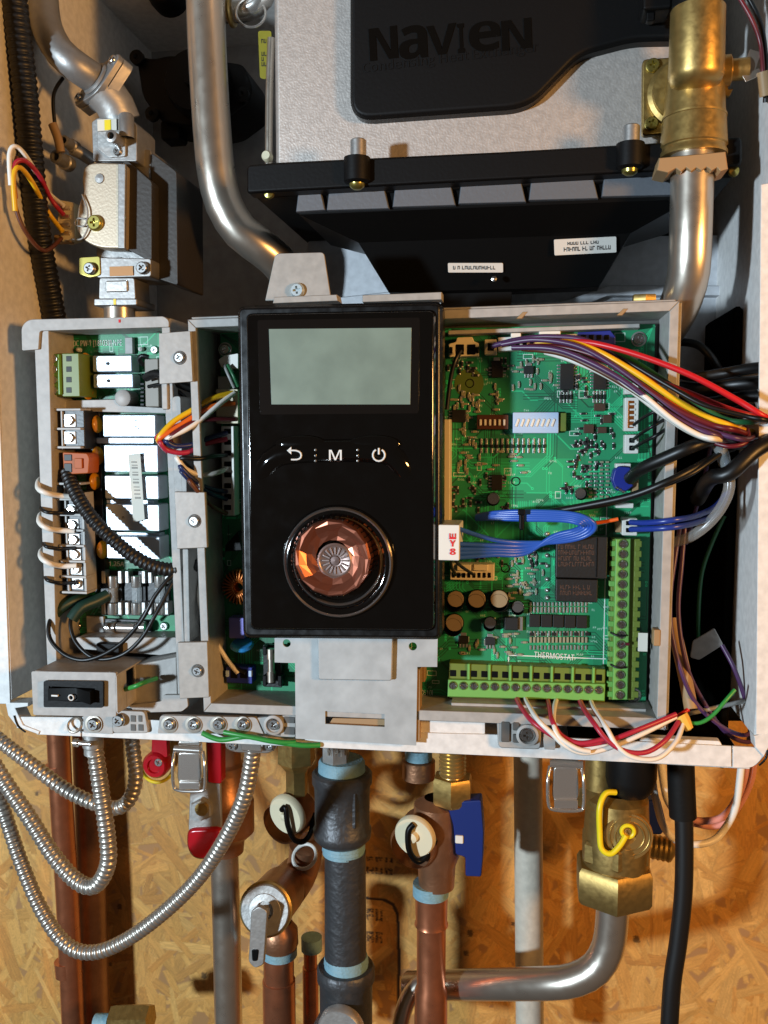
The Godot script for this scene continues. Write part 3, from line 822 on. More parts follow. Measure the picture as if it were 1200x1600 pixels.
	wire("thin grey sense wire crossing the beige valve cover", M.w.grey, [[128, 304, z + 0.011], [138, 330, z + 0.0115], [134, 352, z + 0.0115], [118, 352, z + 0.011], [122, 340, z + 0.011], [138, 346, z + 0.0112], [130, 372, z + 0.011], [112, 374, z + 0.008]], 1.4)
	wire("thin black wire rising to the tan sleeve left of the gas valve", M.w.black, [[94, 240, z + 0.01], [86, 205, z + 0.012], [84, 150, z + 0.012], [98, 122, z + 0.004]], 3.0)
	tb(thing("tan_wire_sleeve", "small tan crimp sleeve on the thin black wire near the gas valve", "sleeve", P(88, 210, z)), "sleeve", [[82, 194, z + 0.013], [90, 215, z + 0.012], [95, 238, z + 0.011]], 7, M.tan, 10)
	# aluminium inlet elbow
	t = thing("aluminium_elbow_pipe", "dull aluminium elbow pipe with an oval flange above the gas valve", "pipe", P(150, 150, z))
	tb(t, "tube", [[66, -60, z - 0.01], [67, 0, z - 0.002], [74, 45, z + 0.006], [94, 82, z + 0.012], [122, 106, z + 0.010], [152, 126, z - 0.004]], 24, M.cast, 24)
	var nd := Vector3(-0.5, 0.42, 0.75).normalized()
	var lx := Vector3(0.9, 0.35, 0.0)
	lx = (lx - nd * lx.dot(nd)).normalized()
	var fb := Basis(lx, nd.cross(lx), nd)
	var cloud := PackedVector2Array()
	for k in 24:
		var d := Vector2(cos(TAU * k / 24.0), sin(TAU * k / 24.0))
		cloud.append(d * 0.0148); cloud.append(Vector2(0.0185, 0) + d * 0.0056); cloud.append(Vector2(-0.0185, 0) + d * 0.0056)
	var oval := Geometry2D.convex_hull(cloud)
	oval.remove_at(oval.size() - 1)
	var fc0 := P(150, 124, z)
	part(t, "oval_flange", prism_mb(oval, 0.004, 0.001).done(), M.cast, fc0, fb)
	part(t, "flange_gasket", prism_mb(oval, 0.0075, 0.001).done(), M.steel_dull, fc0 - nd * 0.0042, fb)
	part(t, "weld_bead", lathem([[0.0098, 0.0], [0.0122, 0.0004], [0.0116, 0.0018], [0.0098, 0.0022]], 28), M.cast, fc0, fb)
	for q in [-1, 1]: part(t, "screw", screw_mb(0.0034, 0.002).done(), M.screw, fc0 + lx * 0.0185 * q + nd * 0.0001, fb)
	tb(t, "outlet", [[160, 140, z - 0.004], [180, 165, z - 0.01], [190, 190, z - 0.014]], 30, M.steel_dull, 20)
	# corrugated black hose
	var c := pts([[17, -60, -0.052], [27, 40, -0.054], [38, 130, -0.057], [48, 240, -0.062], [60, 360, -0.072], [80, 470, -0.085], [98, 560, -0.095]])
	var o := c[0]
	for i in c.size(): c[i] -= o
	one("corrugated_hose", "thick black corrugated hose running down the cabinet's left side", "hose", tube_mb(c, S(18, -0.06), 18, 0.0042, 0.10).done(), M.hose, o)

func build_pipes_behind() -> void:
	var z := -0.115
	var t := thing("tall_steel_pipe", "tall polished steel pipe curving behind the display's top bracket", "pipe", P(340, 250, z))
	tb(t, "tube", [[320, -60, z], [322, 30, z], [326, 120, z], [332, 210, z], [338, 270, z], [350, 320, z - 0.002], [376, 362, z - 0.006], [415, 392, z - 0.014], [446, 424, z - 0.028], [466, 480, z - 0.042], [474, 560, z - 0.05]], 29, M.steel, 28)
	t = thing("black_fan_motor", "dark black plastic motor housing tucked behind the tall steel pipe", "motor", P(300, 150, -0.22))
	pr(t, "housing", rp([[212, 86], [238, 92], [262, 86], [300, 88], [380, 100], [394, 135], [390, 160], [350, 190], [300, 198], [250, 188], [222, 150]], 10), -0.20, 0.05, M.black, 0.004)
	fc(t, "motor_can", 318, 140, -0.20, [[48, 0], [48, 0.018], [44, 0.022], [14, 0.022], [12, 0.028], [0, 0.028]], M.black, 28)
	bx(t, "plug_socket", 250, 186, 280, 218, -0.21, 0.02, M.black, 0.002)
	for q in [[216, 92], [380, 150], [240, 180]]: fc(t, "lug", q[0], q[1], -0.198, [[11, 0], [11, 0.004], [4, 0.005], [0, 0.003]], M.black, 16)
	t = thing("dark_vent_cap", "round black rubber cap at the top behind the tall steel pipe", "cap", P(270, 10, -0.20))
	fc(t, "dome", 268, -4, -0.2, [[30, 0], [30, 0.01], [22, 0.018], [0, 0.022]], M.black, 24)
	t = thing("chrome_fitting", "small chrome elbow fitting with a wire ring beside the exchanger's top corner", "fitting", P(385, 15, -0.14))
	tb(t, "elbow", [[340, 18, -0.14], [365, 17, -0.14], [388, 14, -0.138], [410, -2, -0.136], [418, -30, -0.136]], 17, M.chrome, 18)
	ring(t, "collar", P(362, 18, -0.14), Vector3(1, 0, 0), S(19, -0.14), S(4, -0.14), M.brass)
	ring(t, "wire_ring", P(392, 20, -0.13), Vector3(0.2, 0.1, 1), S(22, -0.13), S(2, -0.13), M.chrome)
	t = thing("yellow_hang_tag", "narrow yellow warning tag hanging beside the exchanger's left edge", "tag", P(412, 85, -0.12))
	var tg := pr(t, "card", rp([[403, 48], [424, 48], [424, 104], [416, 124], [406, 122]], 4), -0.135, 0.0006, mk("8a7f12", 0.5), 0.0001)
	dashes(tg, 413, 64, 10, 8, 1, -0.1347)
	dashes(tg, 413, 92, 9, 24, 3, -0.1347)
	t = thing("thin_drain_tube", "thin dark steel tube running down the exchanger's left edge", "tube", P(420, 200, -0.13))
	tb(t, "tube", [[424, 60, -0.13], [421, 140, -0.13], [420, 235, -0.13], [420, 262, -0.13]], 6, M.steel, 12)
	fc(t, "end_cap", 419, 246, -0.12, [[8, 0], [8, 0.004], [6, 0.006], [0, 0.006]], M.cream, 14)
func wall_frame(t: Node3D, o: Array, i: Array, z: float, depth: float, mat: Material) -> void:
	for k in 4:
		var q := (k + 1) % 4
		pr(t, "tray_wall", [o[k], o[q], i[q], i[k]], z, depth, mat, 0.0006)

func build_trays() -> void:
	var t := thing("main_board_tray", "wide grey plastic tray holding the large green main circuit board", "tray", P(680, 800, ZM - 0.01))
	var o := [[293, 499], [1062, 470], [1041, 1141], [318, 1113]]
	var i := [[306, 512], [1046, 486], [1026, 1122], [330, 1099]]
	wall_frame(t, o, i, ZR, 0.042, M.tray)
	pr(t, "floor_plate", [[320, 520], [1038, 500], [1020, 1110], [342, 1090]], ZM - 0.006, 0.003, M.tray_dark, 0.0)
	pr(t, "rim_bead", [[299, 495], [1056, 467], [1056, 471], [299, 499]], ZR - 0.001, 0.008, M.tray, 0.0008)
	pr(t, "rim_bead", [[1058, 472], [1066, 472], [1044, 1140], [1038, 1142]], ZR - 0.002, 0.006, M.tray, 0.0008)
	pr(t, "inner_ledge", [[700, 516], [1000, 505], [1000, 512], [700, 523]], ZR - 0.02, 0.012, M.tray, 0.0006)
	pr(t, "inner_ledge", [[345, 1089], [455, 1092], [455, 1098], [345, 1096]], ZR - 0.016, 0.012, M.tray, 0.0006)
	pr(t, "inner_ledge", [[705, 1098], [1010, 1108], [1010, 1114], [705, 1104]], ZR - 0.012, 0.012, M.tray, 0.0006)
	for q in [[815, 489], [972, 484]]: pr(t, "rim_notch", [[q[0] - 9, q[1] + 9], [q[0] + 2, q[1] - 2], [q[0] + 10, q[1] - 2], [q[0], q[1] + 9]], ZR + 0.0004, 0.003, M.tan, 0.0004)
	bx(t, "rim_clip", 1021, 984, 1032, 1010, ZR + 0.001, 0.008, M.tan, 0.0006)
	# clip foot at the bottom right with ribs and a screw
	pr(t, "clip_foot", rp([[776, 1122], [846, 1126], [845, 1172], [778, 1169]], 8), ZR - 0.001, 0.004, M.tray, 0.001)
	for q in [[783, 1128, 797, 1160], [801, 1129, 812, 1142], [801, 1148, 812, 1161]]: bx(t, "clip_rib", q[0], q[1], q[2], q[3], ZR + 0.0006, 0.004, M.tray_dark, 0.0006)
	fc(t, "screw_cup", 824, 1147, ZR - 0.001, [[17, 0], [17, 0.003], [13, 0.0035], [12, 0.001], [0, 0.001]], M.tray, 24)
	screw(t, 824, 1147, ZR, 12, M.screw)
	pr(t, "clip_ear", rp([[848, 1146], [868, 1148], [868, 1172], [850, 1171]], 3), ZR - 0.002, 0.004, M.tray, 0.0008)
	al(t, "brass_bolt", P(1006, 476, ZR - 0.03), Vector3(0, 1, 0.1), hexprof(S(18, -0.05), 0.0, 0.006).map(func(e): return [e[1], e[0]]), M.brass, 6, true)
	t = thing("side_board_tray", "narrow grey plastic tray holding the smaller green power board", "tray", P(170, 800, ZL - 0.01))
	o = [[52, 503], [265, 497], [293, 1108], [76, 1112]]
	i = [[76, 514], [252, 509], [278, 1093], [90, 1098]]
	wall_frame(t, o, i, ZLR, 0.042, M.tray)
	pr(t, "floor_plate", [[66, 520], [262, 510], [284, 1100], [86, 1104]], ZL - 0.007, 0.003, M.tray_dark, 0.0)
	pr(t, "corner_shelf", rp([[33, 510, 8], [44, 499, 8], [255, 494, 3], [264, 500, 6], [264, 511, 2], [62, 517, 4], [60, 546, 2], [34, 548, 3]], 0), ZLR + 0.002, 0.02, M.tray, 0.001)
	bx(t, "red_dot", 185, 499, 188, 504, ZLR + 0.0024, 0.0006, M.red_ink, 0.0001)
	pr(t, "inner_ledge", [[100, 513], [240, 510], [240, 517], [120, 520]], ZLR - 0.014, 0.012, M.tray, 0.0006)
	pr(t, "lower_shelf", rp([[118, 996], [276, 996], [282, 1018], [250, 1024], [122, 1014]], 3), ZLR - 0.012, 0.02, M.tray, 0.001)
	pr(t, "inner_post", rp([[268, 620, 6], [282, 618, 6], [286, 770], [272, 770]], 2), ZLR + 0.001, 0.03, M.tray, 0.001)
	pr(t, "foot_lip", rp([[200, 1102], [252, 1096], [255, 1086], [292, 1086], [294, 1104], [284, 1112], [212, 1114]], 3), ZLR + 0.003, 0.006, M.tray, 0.0008)
	for q in [[[248, 521], [297, 517], [301, 596], [249, 600], 281, 559], [[272, 768], [320, 769], [324, 856], [276, 858], 304, 814], [[277, 1004], [324, 1003], [327, 1090], [280, 1092], 309, 1048]]:
		var tab := pr(t, "hinge_tab", rp(q.slice(0, 4), 2), ZR + 0.004, 0.003, M.tab, 0.0006)
		fc(tab, "screw_dish", q[4], q[5], ZR + 0.0041, [[11, 0], [10.5, 0.0005], [9, 0.0005]], M.tray_dark, 20)
		screw(tab, q[4], q[5], ZR + 0.0042, 8.5, M.screw)
	for q in [[252, 598, 262, 640], [283, 740, 292, 770], [286, 858, 296, 1004]]: bx(t, "hinge_post", q[0], q[1], q[2], q[3], ZLR + 0.002, 0.02, M.tray, 0.0008)

func row(t: Node3D, called: String, n: int, a: Array, b: Array, w: float, h: float, z: float, depth: float, mat: Material, bev := 0.0003) -> void:
	for i in n:
		var f := float(i) / maxf(1, n - 1)
		var x := lerpf(a[0], b[0], f)
		var y := lerpf(a[1], b[1], f)
		bx(t, called, x - w / 2, y - h / 2, x + w / 2, y + h / 2, z, depth, mat, bev)
func joined(t: Node3D, called: String, list: Array, z: float, depth: float, mat: Material) -> void:    # many tiny boxes as one mesh; [x, y, w, h]
	if list.is_empty(): return
	var k := MB.new()
	var o := P(list[0][0], list[0][1], z)
	for q in list:
		var c := P(q[0], q[1], z)
		k.add(box_mb(S(q[2], z), S(q[3], z), depth, 0.0002), Transform3D(Basis(), c - o - Vector3(0, 0, depth / 2)))
	stuff(part(t, called, k.done(), mat, o))
func elcap(t: Node3D, X: float, Y: float, r: float, z0: float, h: float, top: Material) -> void:
	var c := fc(t, "capacitor", X, Y, z0, [[r, 0], [r, h * 0.12], [r * 0.95, h * 0.16], [r, h * 0.2], [r, h - 0.0008], [r * 0.9, h], [r * 0.86, h]], M.cap_black, 24)
	fc(c, "can_top", X, Y, z0 + h - 0.0004, [[r * 0.9, 0.0], [r * 0.86, 0.0004], [0, 0.0004]], top, 24)

func build_left_board() -> void:
	var z := ZL
	var t := thing("power_board", "small green power circuit board with white relays and glass fuses", "circuit board", P(180, 760, z))
	pr(t, "board", rp([[86, 519], [258, 514], [282, 996], [100, 1000]], 4), z, 0.0016, pcb_material(512, 900, 5, Color8(22, 126, 80), 90), 0.0002)
	txt(t, "KDC PW-1 [181030] NPE", 150, 537, z + 0.0003, 88, 11, M.silk, 0.0003)
	txt(t, "1.25A", 182, 881, z + 0.0003, 26, 8, M.silk, 0.0003)
	txt(t, "T5A", 250, 990, z + 0.0003, 20, 8, M.silk, 0.0003)
	bx(t, "white_tab", 195, 527, 207, 553, z + 0.004, 0.004, M.tray, 0.0004)
	for q in [[105, 548, 6.5], [242, 547, 6.5], [122, 978, 7], [257, 978, 7]]: screw(t, q[0], q[1], z + 0.0002, q[2], M.screw)
	for q in [[125, 547], [222, 546]]: fc(t, "board_stud", q[0], q[1], z, [[4, 0], [3.4, 0.003], [0, 0.0042]], M.nylon, 12)
	# four-way green terminal block
	var tbk := bx(t, "terminal_block", 76, 552, 124, 620, z + 0.024, 0.024, M.olive, 0.0006)
	bx(tbk, "screw_rail", 74, 553, 93, 617, z + 0.0265, 0.004, M.green_term, 0.0006)
	for i in 4:
		fc(tbk, "terminal_screw", 84, 561 + i * 16.3, z + 0.0266, [[7, 0], [6.4, 0.0009], [0, 0.001]], M.screw, 16)
		bx(tbk, "wire_slot", 103, 556 + i * 16.3, 112, 565 + i * 16.3, z + 0.0242, 0.002, M.cap_black, 0.0003)
	for q in [[135, 566, 15], [137, 611, 14], [152, 663, 14], [153, 712, 15], [148, 752, 14], [160, 859, 15]]:
		part(t, "disc_varistor", lathem([[0, -0.0021], [S(q[2] * 0.6, z), -0.0019], [S(q[2] * 0.9, z), -0.001], [S(q[2], z), 0], [S(q[2] * 0.9, z), 0.001], [S(q[2] * 0.6, z), 0.0019], [0, 0.0021]], 24), M.amber, P(q[0], q[1], z + 0.009), look(Vector3(1, 0.05, 0.12)))
	# relays
	var rl := [[144, 555, 206, 581], [145, 584, 208, 606], [160, 648, 243, 683], [162, 695, 247, 738], [163, 743, 248, 780], [165, 788, 249, 830], [166, 838, 250, 874]]
	for k in rl.size():
		var q: Array = rl[k]
		var r := bx(t, "relay", q[0], q[1], q[2], q[3], z + (0.012 if k < 2 else 0.016), 0.012 if k < 2 else 0.016, M.relay, 0.0009)
		if k < 2:
			for j in 2: bx(r, "moulded_rib", q[0] + 4 + j * 12, q[1] + 3, q[0] + 10 + j * 12, q[3] - 3, z + 0.0124, 0.002, M.relay, 0.0004)
			fc(r, "vent_dimple", q[0] + 25, (q[1] + q[3]) / 2, z + 0.0121, [[3, 0], [2.4, 0.0003], [0, 0.0003]], M.ink, 12)
		else:
			dashes(r, q[0] + 24, (q[1] + q[3]) / 2, 20, 5, 1, z + 0.0162)
			dashes(r, q[2] - 28, (q[1] + q[3]) / 2, 9, 20, 2, z + 0.0162)
	for q in [[150, 684, 240, 693], [166, 781, 240, 787], [182, 832, 250, 836]]: bx(t, "relay_base", q[0], q[1], q[2], q[3], z + 0.008, 0.008, M.relay, 0.0004)
	pr(t, "barcode_strip", [[200, 710], [219, 708], [226, 812], [208, 816]], z + 0.0185, 0.0003, M.paper, 0.0)
	joined(t, "barcode_mark", [[209, 722, 10, 2], [210, 727, 10, 1.5], [210, 731, 10, 3], [211, 738, 10, 1.5], [211, 742, 10, 2.5], [212, 749, 10, 1.5], [212, 754, 10, 3], [213, 761, 10, 1.5], [214, 766, 10, 2], [214, 772, 10, 2], [215, 778, 10, 3]], z + 0.0188, 0.0004, mk("98948c", 0.7))
	# grey divider wall with a post
	pr(t, "divider_wall", rp([[92, 626], [182, 624], [196, 634], [268, 638], [268, 646], [92, 642]], 2), z + 0.012, 0.012, M.tray, 0.0008)
	fc(t, "divider_post", 205, 623, z, [[13, 0], [13, 0.013], [11, 0.0136], [0, 0.0136]], M.tray, 24)
	# grey power transistor housing with black lead
	bx(t, "socket_housing", 226, 560, 248, 636, z + 0.013, 0.013, mk("8d8478", 0.5), 0.0008)
	row(t, "socket_pin", 6, [222, 600], [222, 632], 6, 4, z + 0.010, 0.008, M.cap_black)
	tb(t, "lead_loop", [[224, 570, z + 0.01], [218, 562, z + 0.014], [222, 556, z + 0.015], [232, 558, z + 0.014]], 4, M.w.black, 8)
	# black barrier strips with bright screws and grey dividers
	var b1 := bx(t, "barrier_strip", 98, 640, 132, 702, z + 0.024, 0.024, M.relay_black, 0.0006)
	for q in [[109, 657], [109, 684]]:
		bx(b1, "clamp_plate", q[0] - 9, q[1] - 10, q[0] + 9, q[1] + 10, z + 0.0248, 0.001, M.steel_dull, 0.0003)
		screw(b1, q[0], q[1], z + 0.0248, 8, M.chrome)
	for y in [640, 670, 699]: bx(b1, "divider", 78, y - 2, 126, y + 2, z + 0.028, 0.014, M.tray, 0.0004)
	bx(b1, "front_fence", 95, 640, 98, 702, z + 0.026, 0.014, M.tray, 0.0004)
	var oc := pr(t, "orange_connector", rp([[97, 706], [136, 708], [140, 716], [138, 740], [99, 742]], 3), z + 0.026, 0.014, M.orange, 0.0008)
	for q in [[100, 710, 112, 720], [100, 724, 112, 738]]: bx(oc, "socket", q[0], q[1], q[2], q[3], z + 0.0265, 0.003, M.cap_black, 0.0003)
	bx(oc, "latch", 116, 716, 128, 732, z + 0.0275, 0.003, M.orange, 0.0004)
	var b2 := pr(t, "barrier_strip", [[96, 770], [128, 768], [136, 926], [104, 928]], z + 0.024, 0.024, M.relay_black, 0.0006)
	for k in 6:
		var f := k / 5.0
		var X := lerpf(112, 121, f)
		var Y := lerpf(797, 912, f)
		bx(b2, "clamp_plate", X - 9, Y - 9, X + 9, Y + 9, z + 0.0248, 0.001, M.steel_dull, 0.0003)
		screw(b2, X, Y, z + 0.0248, 8, M.chrome)
	for k in 8:
		var f := k / 7.0
		var X := lerpf(86, 96, f)
		var Y := lerpf(756, 926, f)
		bx(b2, "divider", X, Y - 2, X + 40, Y + 2, z + 0.0275, 0.013, M.tray, 0.0004)
	pr(b2, "front_fence", [[99, 756], [102, 756], [109, 928], [106, 928]], z + 0.026, 0.014, M.tray, 0.0003)
	pr(b2, "back_fence", [[126, 770], [130, 770], [136, 926], [132, 926]], z + 0.026, 0.014, M.tray, 0.0003)
	pr(t, "black_cover", [[132, 640], [155, 640], [165, 900], [150, 926], [138, 926]], z + 0.006, 0.006, M.relay_black, 0.0005)
	# glass fuses
	for X in [174, 211, 247]:
		var f := bx(t, "fuse_holder", X - 17, 892, X + 17, 962, z + 0.004, 0.004, M.relay_black, 0.0005)
		for q in [[892, 912], [941, 961]]:
			for sx in [-1, 1]: bx(f, "spring_clip", X + sx * 13 - 3, q[0], X + sx * 13 + 3, q[1], z + 0.011, 0.008, M.steel_dull, 0.0005)
		al(f, "fuse_glass", P(X + 3, 940, z + 0.008), Vector3.UP, [[0, 0], [S(8, z), 0], [S(8, z), S(30, z)], [0, S(30, z)]], M.glass, 16)
		al(f, "fuse_wire", P(X + 3, 948, z + 0.008), Vector3.UP, [[0.0004, 0], [0.0004, S(44, z)]], M.screw, 6)
		for y in [918, 960]: al(f, "fuse_cap", P(X + 3, y, z + 0.008), Vector3.UP, [[0, 0], [S(8.5, z), 0.0003], [S(9, z), 0.0012], [S(9, z), S(19, z)], [0, S(20, z)]], M.chrome, 16)
	var fh := bx(t, "fuse_holder", 164, 968, 236, 992, z + 0.003, 0.003, M.relay_black, 0.0005)
	al(fh, "fuse_cap", P(166, 980, z + 0.007), Vector3.RIGHT, [[0, 0], [S(8.5, z), 0.0003], [S(9, z), S(16, z)], [0, S(17, z)]], M.chrome, 16)
	al(fh, "fuse_cap", P(213, 979, z + 0.007), Vector3.RIGHT, [[0, 0], [S(8.5, z), 0.0003], [S(9, z), S(16, z)], [0, S(17, z)]], M.chrome, 16)
	al(fh, "fuse_glass", P(184, 980, z + 0.007), Vector3.RIGHT, [[0, 0], [S(8, z), 0], [S(8, z), S(30, z)], [0, S(30, z)]], M.chrome, 16)
	bx(t, "white_pad", 135, 963, 162, 992, z + 0.003, 0.003, M.tray, 0.0005)

func vterm(t: Node3D) -> void:      # upright green terminal block on the main board
	var z := ZM
	var v := pr(t, "terminal_block", [[956, 842], [1001, 842], [992, 1094], [951, 1094]], z + 0.010, 0.010, M.olive, 0.0006)
	pr(v, "screw_rail", [[962, 842], [986, 842], [981, 1094], [957, 1094]], z + 0.0135, 0.006, M.green_term, 0.0007)
	var y := 850.0
	for k in 16:
		var X := lerpf(974, 969, k / 15.0)
		fc(v, "screw_well", X, y, z + 0.0136, [[7.4, 0], [7.0, 0.0003], [6.6, 0.0002]], M.olive, 16)
		screw(v, X, y, z + 0.0132, 6.4, M.screw, true)
		bx(v, "wire_tooth", X - 21, y - 5, X - 12, y + 4, z + 0.0105, 0.004, M.green_term, 0.0005)
		bx(v, "marker_cell", X + 18, y - 5, X + 29, y + 5, z + 0.0103, 0.002, M.olive, 0.0004)
		y += 15.7
	bx(v, "white_label", 997, 989, 1012, 1018, z + 0.0112, 0.0005, M.paper, 0.0001)
	bx(v, "red_lead", 965, 1004, 984, 1009, z + 0.0142, 0.0012, M.w.maroon, 0.0004)
	for q in [[954, 988], [954, 1038]]: tb(v, "black_jumper", [[q[0], q[1], z + 0.0125], [q[0] + 10, q[1] + 5, z + 0.015], [q[0] + 24, q[1] + 5, z + 0.0145]], 1.6, M.w.black, 6)

func build_main_board() -> void:
	var z := ZM
	rng.seed = 77
	var t := thing("main_circuit_board", "large green main circuit board crowded with connectors, chips and green terminal blocks", "circuit board", P(690, 800, z))
	pr(t, "board", rp([[344, 520], [1024, 506], [1009, 1104], [350, 1086]], 3), z, 0.0016, pcb_material(1200, 1040, 12, Color8(25, 128, 84), 190), 0.0002)
	# lower terminal block
	var h := pr(t, "terminal_block", [[702, 1036], [946, 1046], [945, 1098], [699, 1090]], z + 0.010, 0.010, M.olive, 0.0006)
	pr(h, "screw_rail", [[700, 1062], [946, 1069], [945, 1096], [699, 1089]], z + 0.0135, 0.006, M.green_term, 0.0007)
	for k in 15:
		var f := k / 14.0
		var X := lerpf(708, 936, f)
		var Y := lerpf(1071, 1078, f)
		fc(h, "screw_well", X, Y, z + 0.0136, [[7.0, 0], [6.6, 0.0003], [6.2, 0.0002]], M.olive, 16)
		screw(h, X, Y, z + 0.0132, 6.2, M.screw, true)
		bx(h, "wire_slot", X - 5, Y - 24, X + 5, Y - 14, z + 0.0103, 0.002, M.cap_black, 0.0003)
		if k % 2 == 1: bx(h, "partition", X + 6, Y - 34, X + 10, Y - 9, z + 0.0115, 0.004, M.green_term, 0.0004)
		if k > 5: bx(h, "wire_mouth", X - 5, Y + 17, X + 5, Y + 24, z + 0.009, 0.002, M.cap_black, 0.0003)
	bx(h, "title_strip", 700, 1087, 800, 1097, z + 0.004, 0.004, mk("2a7a4a", 0.4), 0.0003)
	txt(t, "TEMPERATURE SENSOR", 748, 1092, z + 0.0045, 70, 8, M.silk, 0.0004)
	txt(t, "THERMOSTAT", 866, 1025, z + 0.0004, 60, 9, M.silk, 0.0004, false, -0.04)
	txt(t, "[V0510]", 664, 1083, z + 0.0004, 24, 10, M.silk, 0.0004)
	for q in [[794, 1026, 946, 1027.4], [794, 1026, 795.4, 1038], [944.6, 790, 946, 1046]]: bx(t, "printed_line", q[0], q[1], q[2], q[3], z + 0.0003, 0.0003, M.silk, 0.0)
	vterm(t)
	for q in [[998, 530], [990, 1086], [352, 546]]:
		fc(t, "screw_washer", q[0], q[1], z, [[11, 0], [11, 0.0006], [0, 0.0007]], M.solder, 20)
		screw(t, q[0], q[1], z + 0.0006, 9, M.screw)
	# top edge connectors
	var c := pr(t, "cream_connector", rp([[701, 537], [712, 534], [714, 527], [738, 526], [740, 533], [748, 536], [748, 556], [701, 558]], 2), z + 0.008, 0.008, M.cream, 0.0005)
	for X in [712, 730]: bx(c, "socket", X, 538, X + 13, 554, z + 0.0084, 0.003, M.cap_black, 0.0003)
	for X in [702, 743]: bx(c, "ear_slot", X, 542, X + 5, 552, z + 0.0084, 0.002, M.cap_black, 0.0003)
	c = bx(t, "cream_connector", 757, 530, 776, 554, z + 0.008, 0.008, M.cream, 0.0005)
	bx(c, "socket", 762, 536, 772, 548, z + 0.0083, 0.002, M.cap_black, 0.0003)
	c = pr(t, "long_white_connector", [[778, 527], [905, 521], [905, 541], [778, 549]], z + 0.008, 0.008, M.nylon, 0.0005)
	for k in 11: bx(c, "socket", 784 + k * 11, 533 - k * 0.5, 790 + k * 11, 541 - k * 0.5, z + 0.0084, 0.002, M.cap_black, 0.0003)
	bx(t, "raised_key", 798, 520, 814, 528, z + 0.011, 0.011, M.nylon, 0.0005); bx(t, "raised_key", 842, 517, 876, 526, z + 0.011, 0.011, M.nylon, 0.0005)
	c = pr(t, "blue_connector", [[903, 519], [954, 516], [962, 526], [962, 538], [903, 536]], z + 0.009, 0.009, M.navy, 0.0006)
	for k in 4: bx(c, "socket", 908 + k * 12, 523, 916 + k * 12, 531, z + 0.0094, 0.002, M.cap_black, 0.0003)
	bx(t, "amber_part", 984, 546, 998, 562, z + 0.004, 0.004, M.cream, 0.0004)
	# right edge connector column
	c = bx(t, "white_header", 976, 598, 998, 616, z + 0.009, 0.009, M.nylon, 0.0005)
	c = bx(t, "white_header", 976, 621, 998, 674, z + 0.009, 0.009, M.nylon, 0.0005)
	bx(c, "socket_trough", 981, 626, 991, 669, z + 0.0093, 0.002, M.enamel, 0.0003)
	for k in 5: bx(c, "pin_wall", 984, 630 + k * 8.5, 993, 633 + k * 8.5, z + 0.0097, 0.003, M.nylon, 0.0002)
	c = bx(t, "white_header", 976, 679, 998, 709, z + 0.009, 0.009, M.nylon, 0.0005)
	for k in 2: bx(c, "socket", 983, 684 + k * 12, 992, 692 + k * 12, z + 0.0093, 0.002, M.cap_black, 0.0003)
	bx(t, "white_header", 962, 724, 986, 732, z + 0.008, 0.008, M.nylon, 0.0005)
	c = pr(t, "blue_plug", rp([[960, 734], [968, 728], [986, 730], [990, 760], [976, 770], [962, 766], [956, 750]], 3), z + 0.012, 0.012, M.navy, 0.001)
	for k in 3: fc(c, "pin_end", 964 + k * 5, 762 + k * 3, z + 0.0122, [[2.5, 0], [1.5, 0.0006], [0, 0.0007]], M.screw, 8)
	bx(t, "tan_part", 988, 744, 998, 772, z + 0.008, 0.008, M.tan, 0.0004)
	bx(t, "white_header", 962, 786, 990, 794, z + 0.006, 0.006, M.nylon, 0.0004)
	c = bx(t, "white_plug", 972, 810, 996, 837, z + 0.011, 0.011, M.nylon, 0.0005)
	for k in 2: bx(c, "socket", 978, 814 + k * 11, 990, 821 + k * 11, z + 0.0113, 0.002, M.cap_black, 0.0003)
	bx(t, "tan_part", 962, 815, 971, 832, z + 0.008, 0.008, M.tan, 0.0004)
	# switches
	c = bx(t, "brown_switch_bank", 745, 648, 794, 671, z + 0.005, 0.005, mk("4a2a1c", 0.4), 0.0004)
	for k in 6: bx(c, "lever", 749 + k * 7.4, 655, 752.5 + k * 7.4, 665, z + 0.0058, 0.002, M.nylon, 0.0003)
	c = bx(t, "pale_switch_bank", 801, 644, 873, 677, z + 0.006, 0.006, M.paleblue, 0.0005)
	for k in 8:
		var lv := bx(c, "lever", 806 + k * 8, 654, 810 + k * 8, 667, z + 0.0068, 0.002, M.nylon, 0.0003)
		lv.rotation.z = -0.35
	bx(t, "olive_part", 874, 645, 885, 674, z + 0.004, 0.004, M.olive, 0.0004)
	# chips with legs
	for q in [[875, 568, 897, 609], [927, 573, 948, 609], [768, 572, 786, 590], [706, 640, 728, 660], [768, 742, 785, 766]]:
		var ch := bx(t, "chip", q[0], q[1], q[2], q[3], z + 0.0022, 0.002, M.chip, 0.0003)
		var legs := []
		var y: float = q[1] + 3.0
		while y < q[3] - 1:
			legs.append([q[0] - 2, y, 5, 2.4]); legs.append([q[2] + 2, y, 5, 2.4]); y += 5.0
		joined(ch, "leg_row", legs, z + 0.001, 0.0009, M.solder)
	for q in [[928, 630, 946, 642], [942, 648, 956, 661], [912, 663, 928, 677], [934, 667, 948, 677]]: bx(t, "brown_chip", q[0], q[1], q[2], q[3], z + 0.0025, 0.0025, M.smd_brown, 0.0003)
	# relays: two black blocks side by side
	c = bx(t, "black_relay", 868, 838, 949, 904, z + 0.0145, 0.0145, M.relay_black, 0.0007)
	bx(c, "seam", 932, 840, 933.5, 902, z + 0.0149, 0.001, M.cap_black, 0.0001)
	dashes(c, 900, 868, 56, 36, 4, z + 0.0147, M.smd_brown)
	c = bx(t, "black_relay", 868, 905, 934, 941, z + 0.0145, 0.0145, M.relay_black, 0.0007)
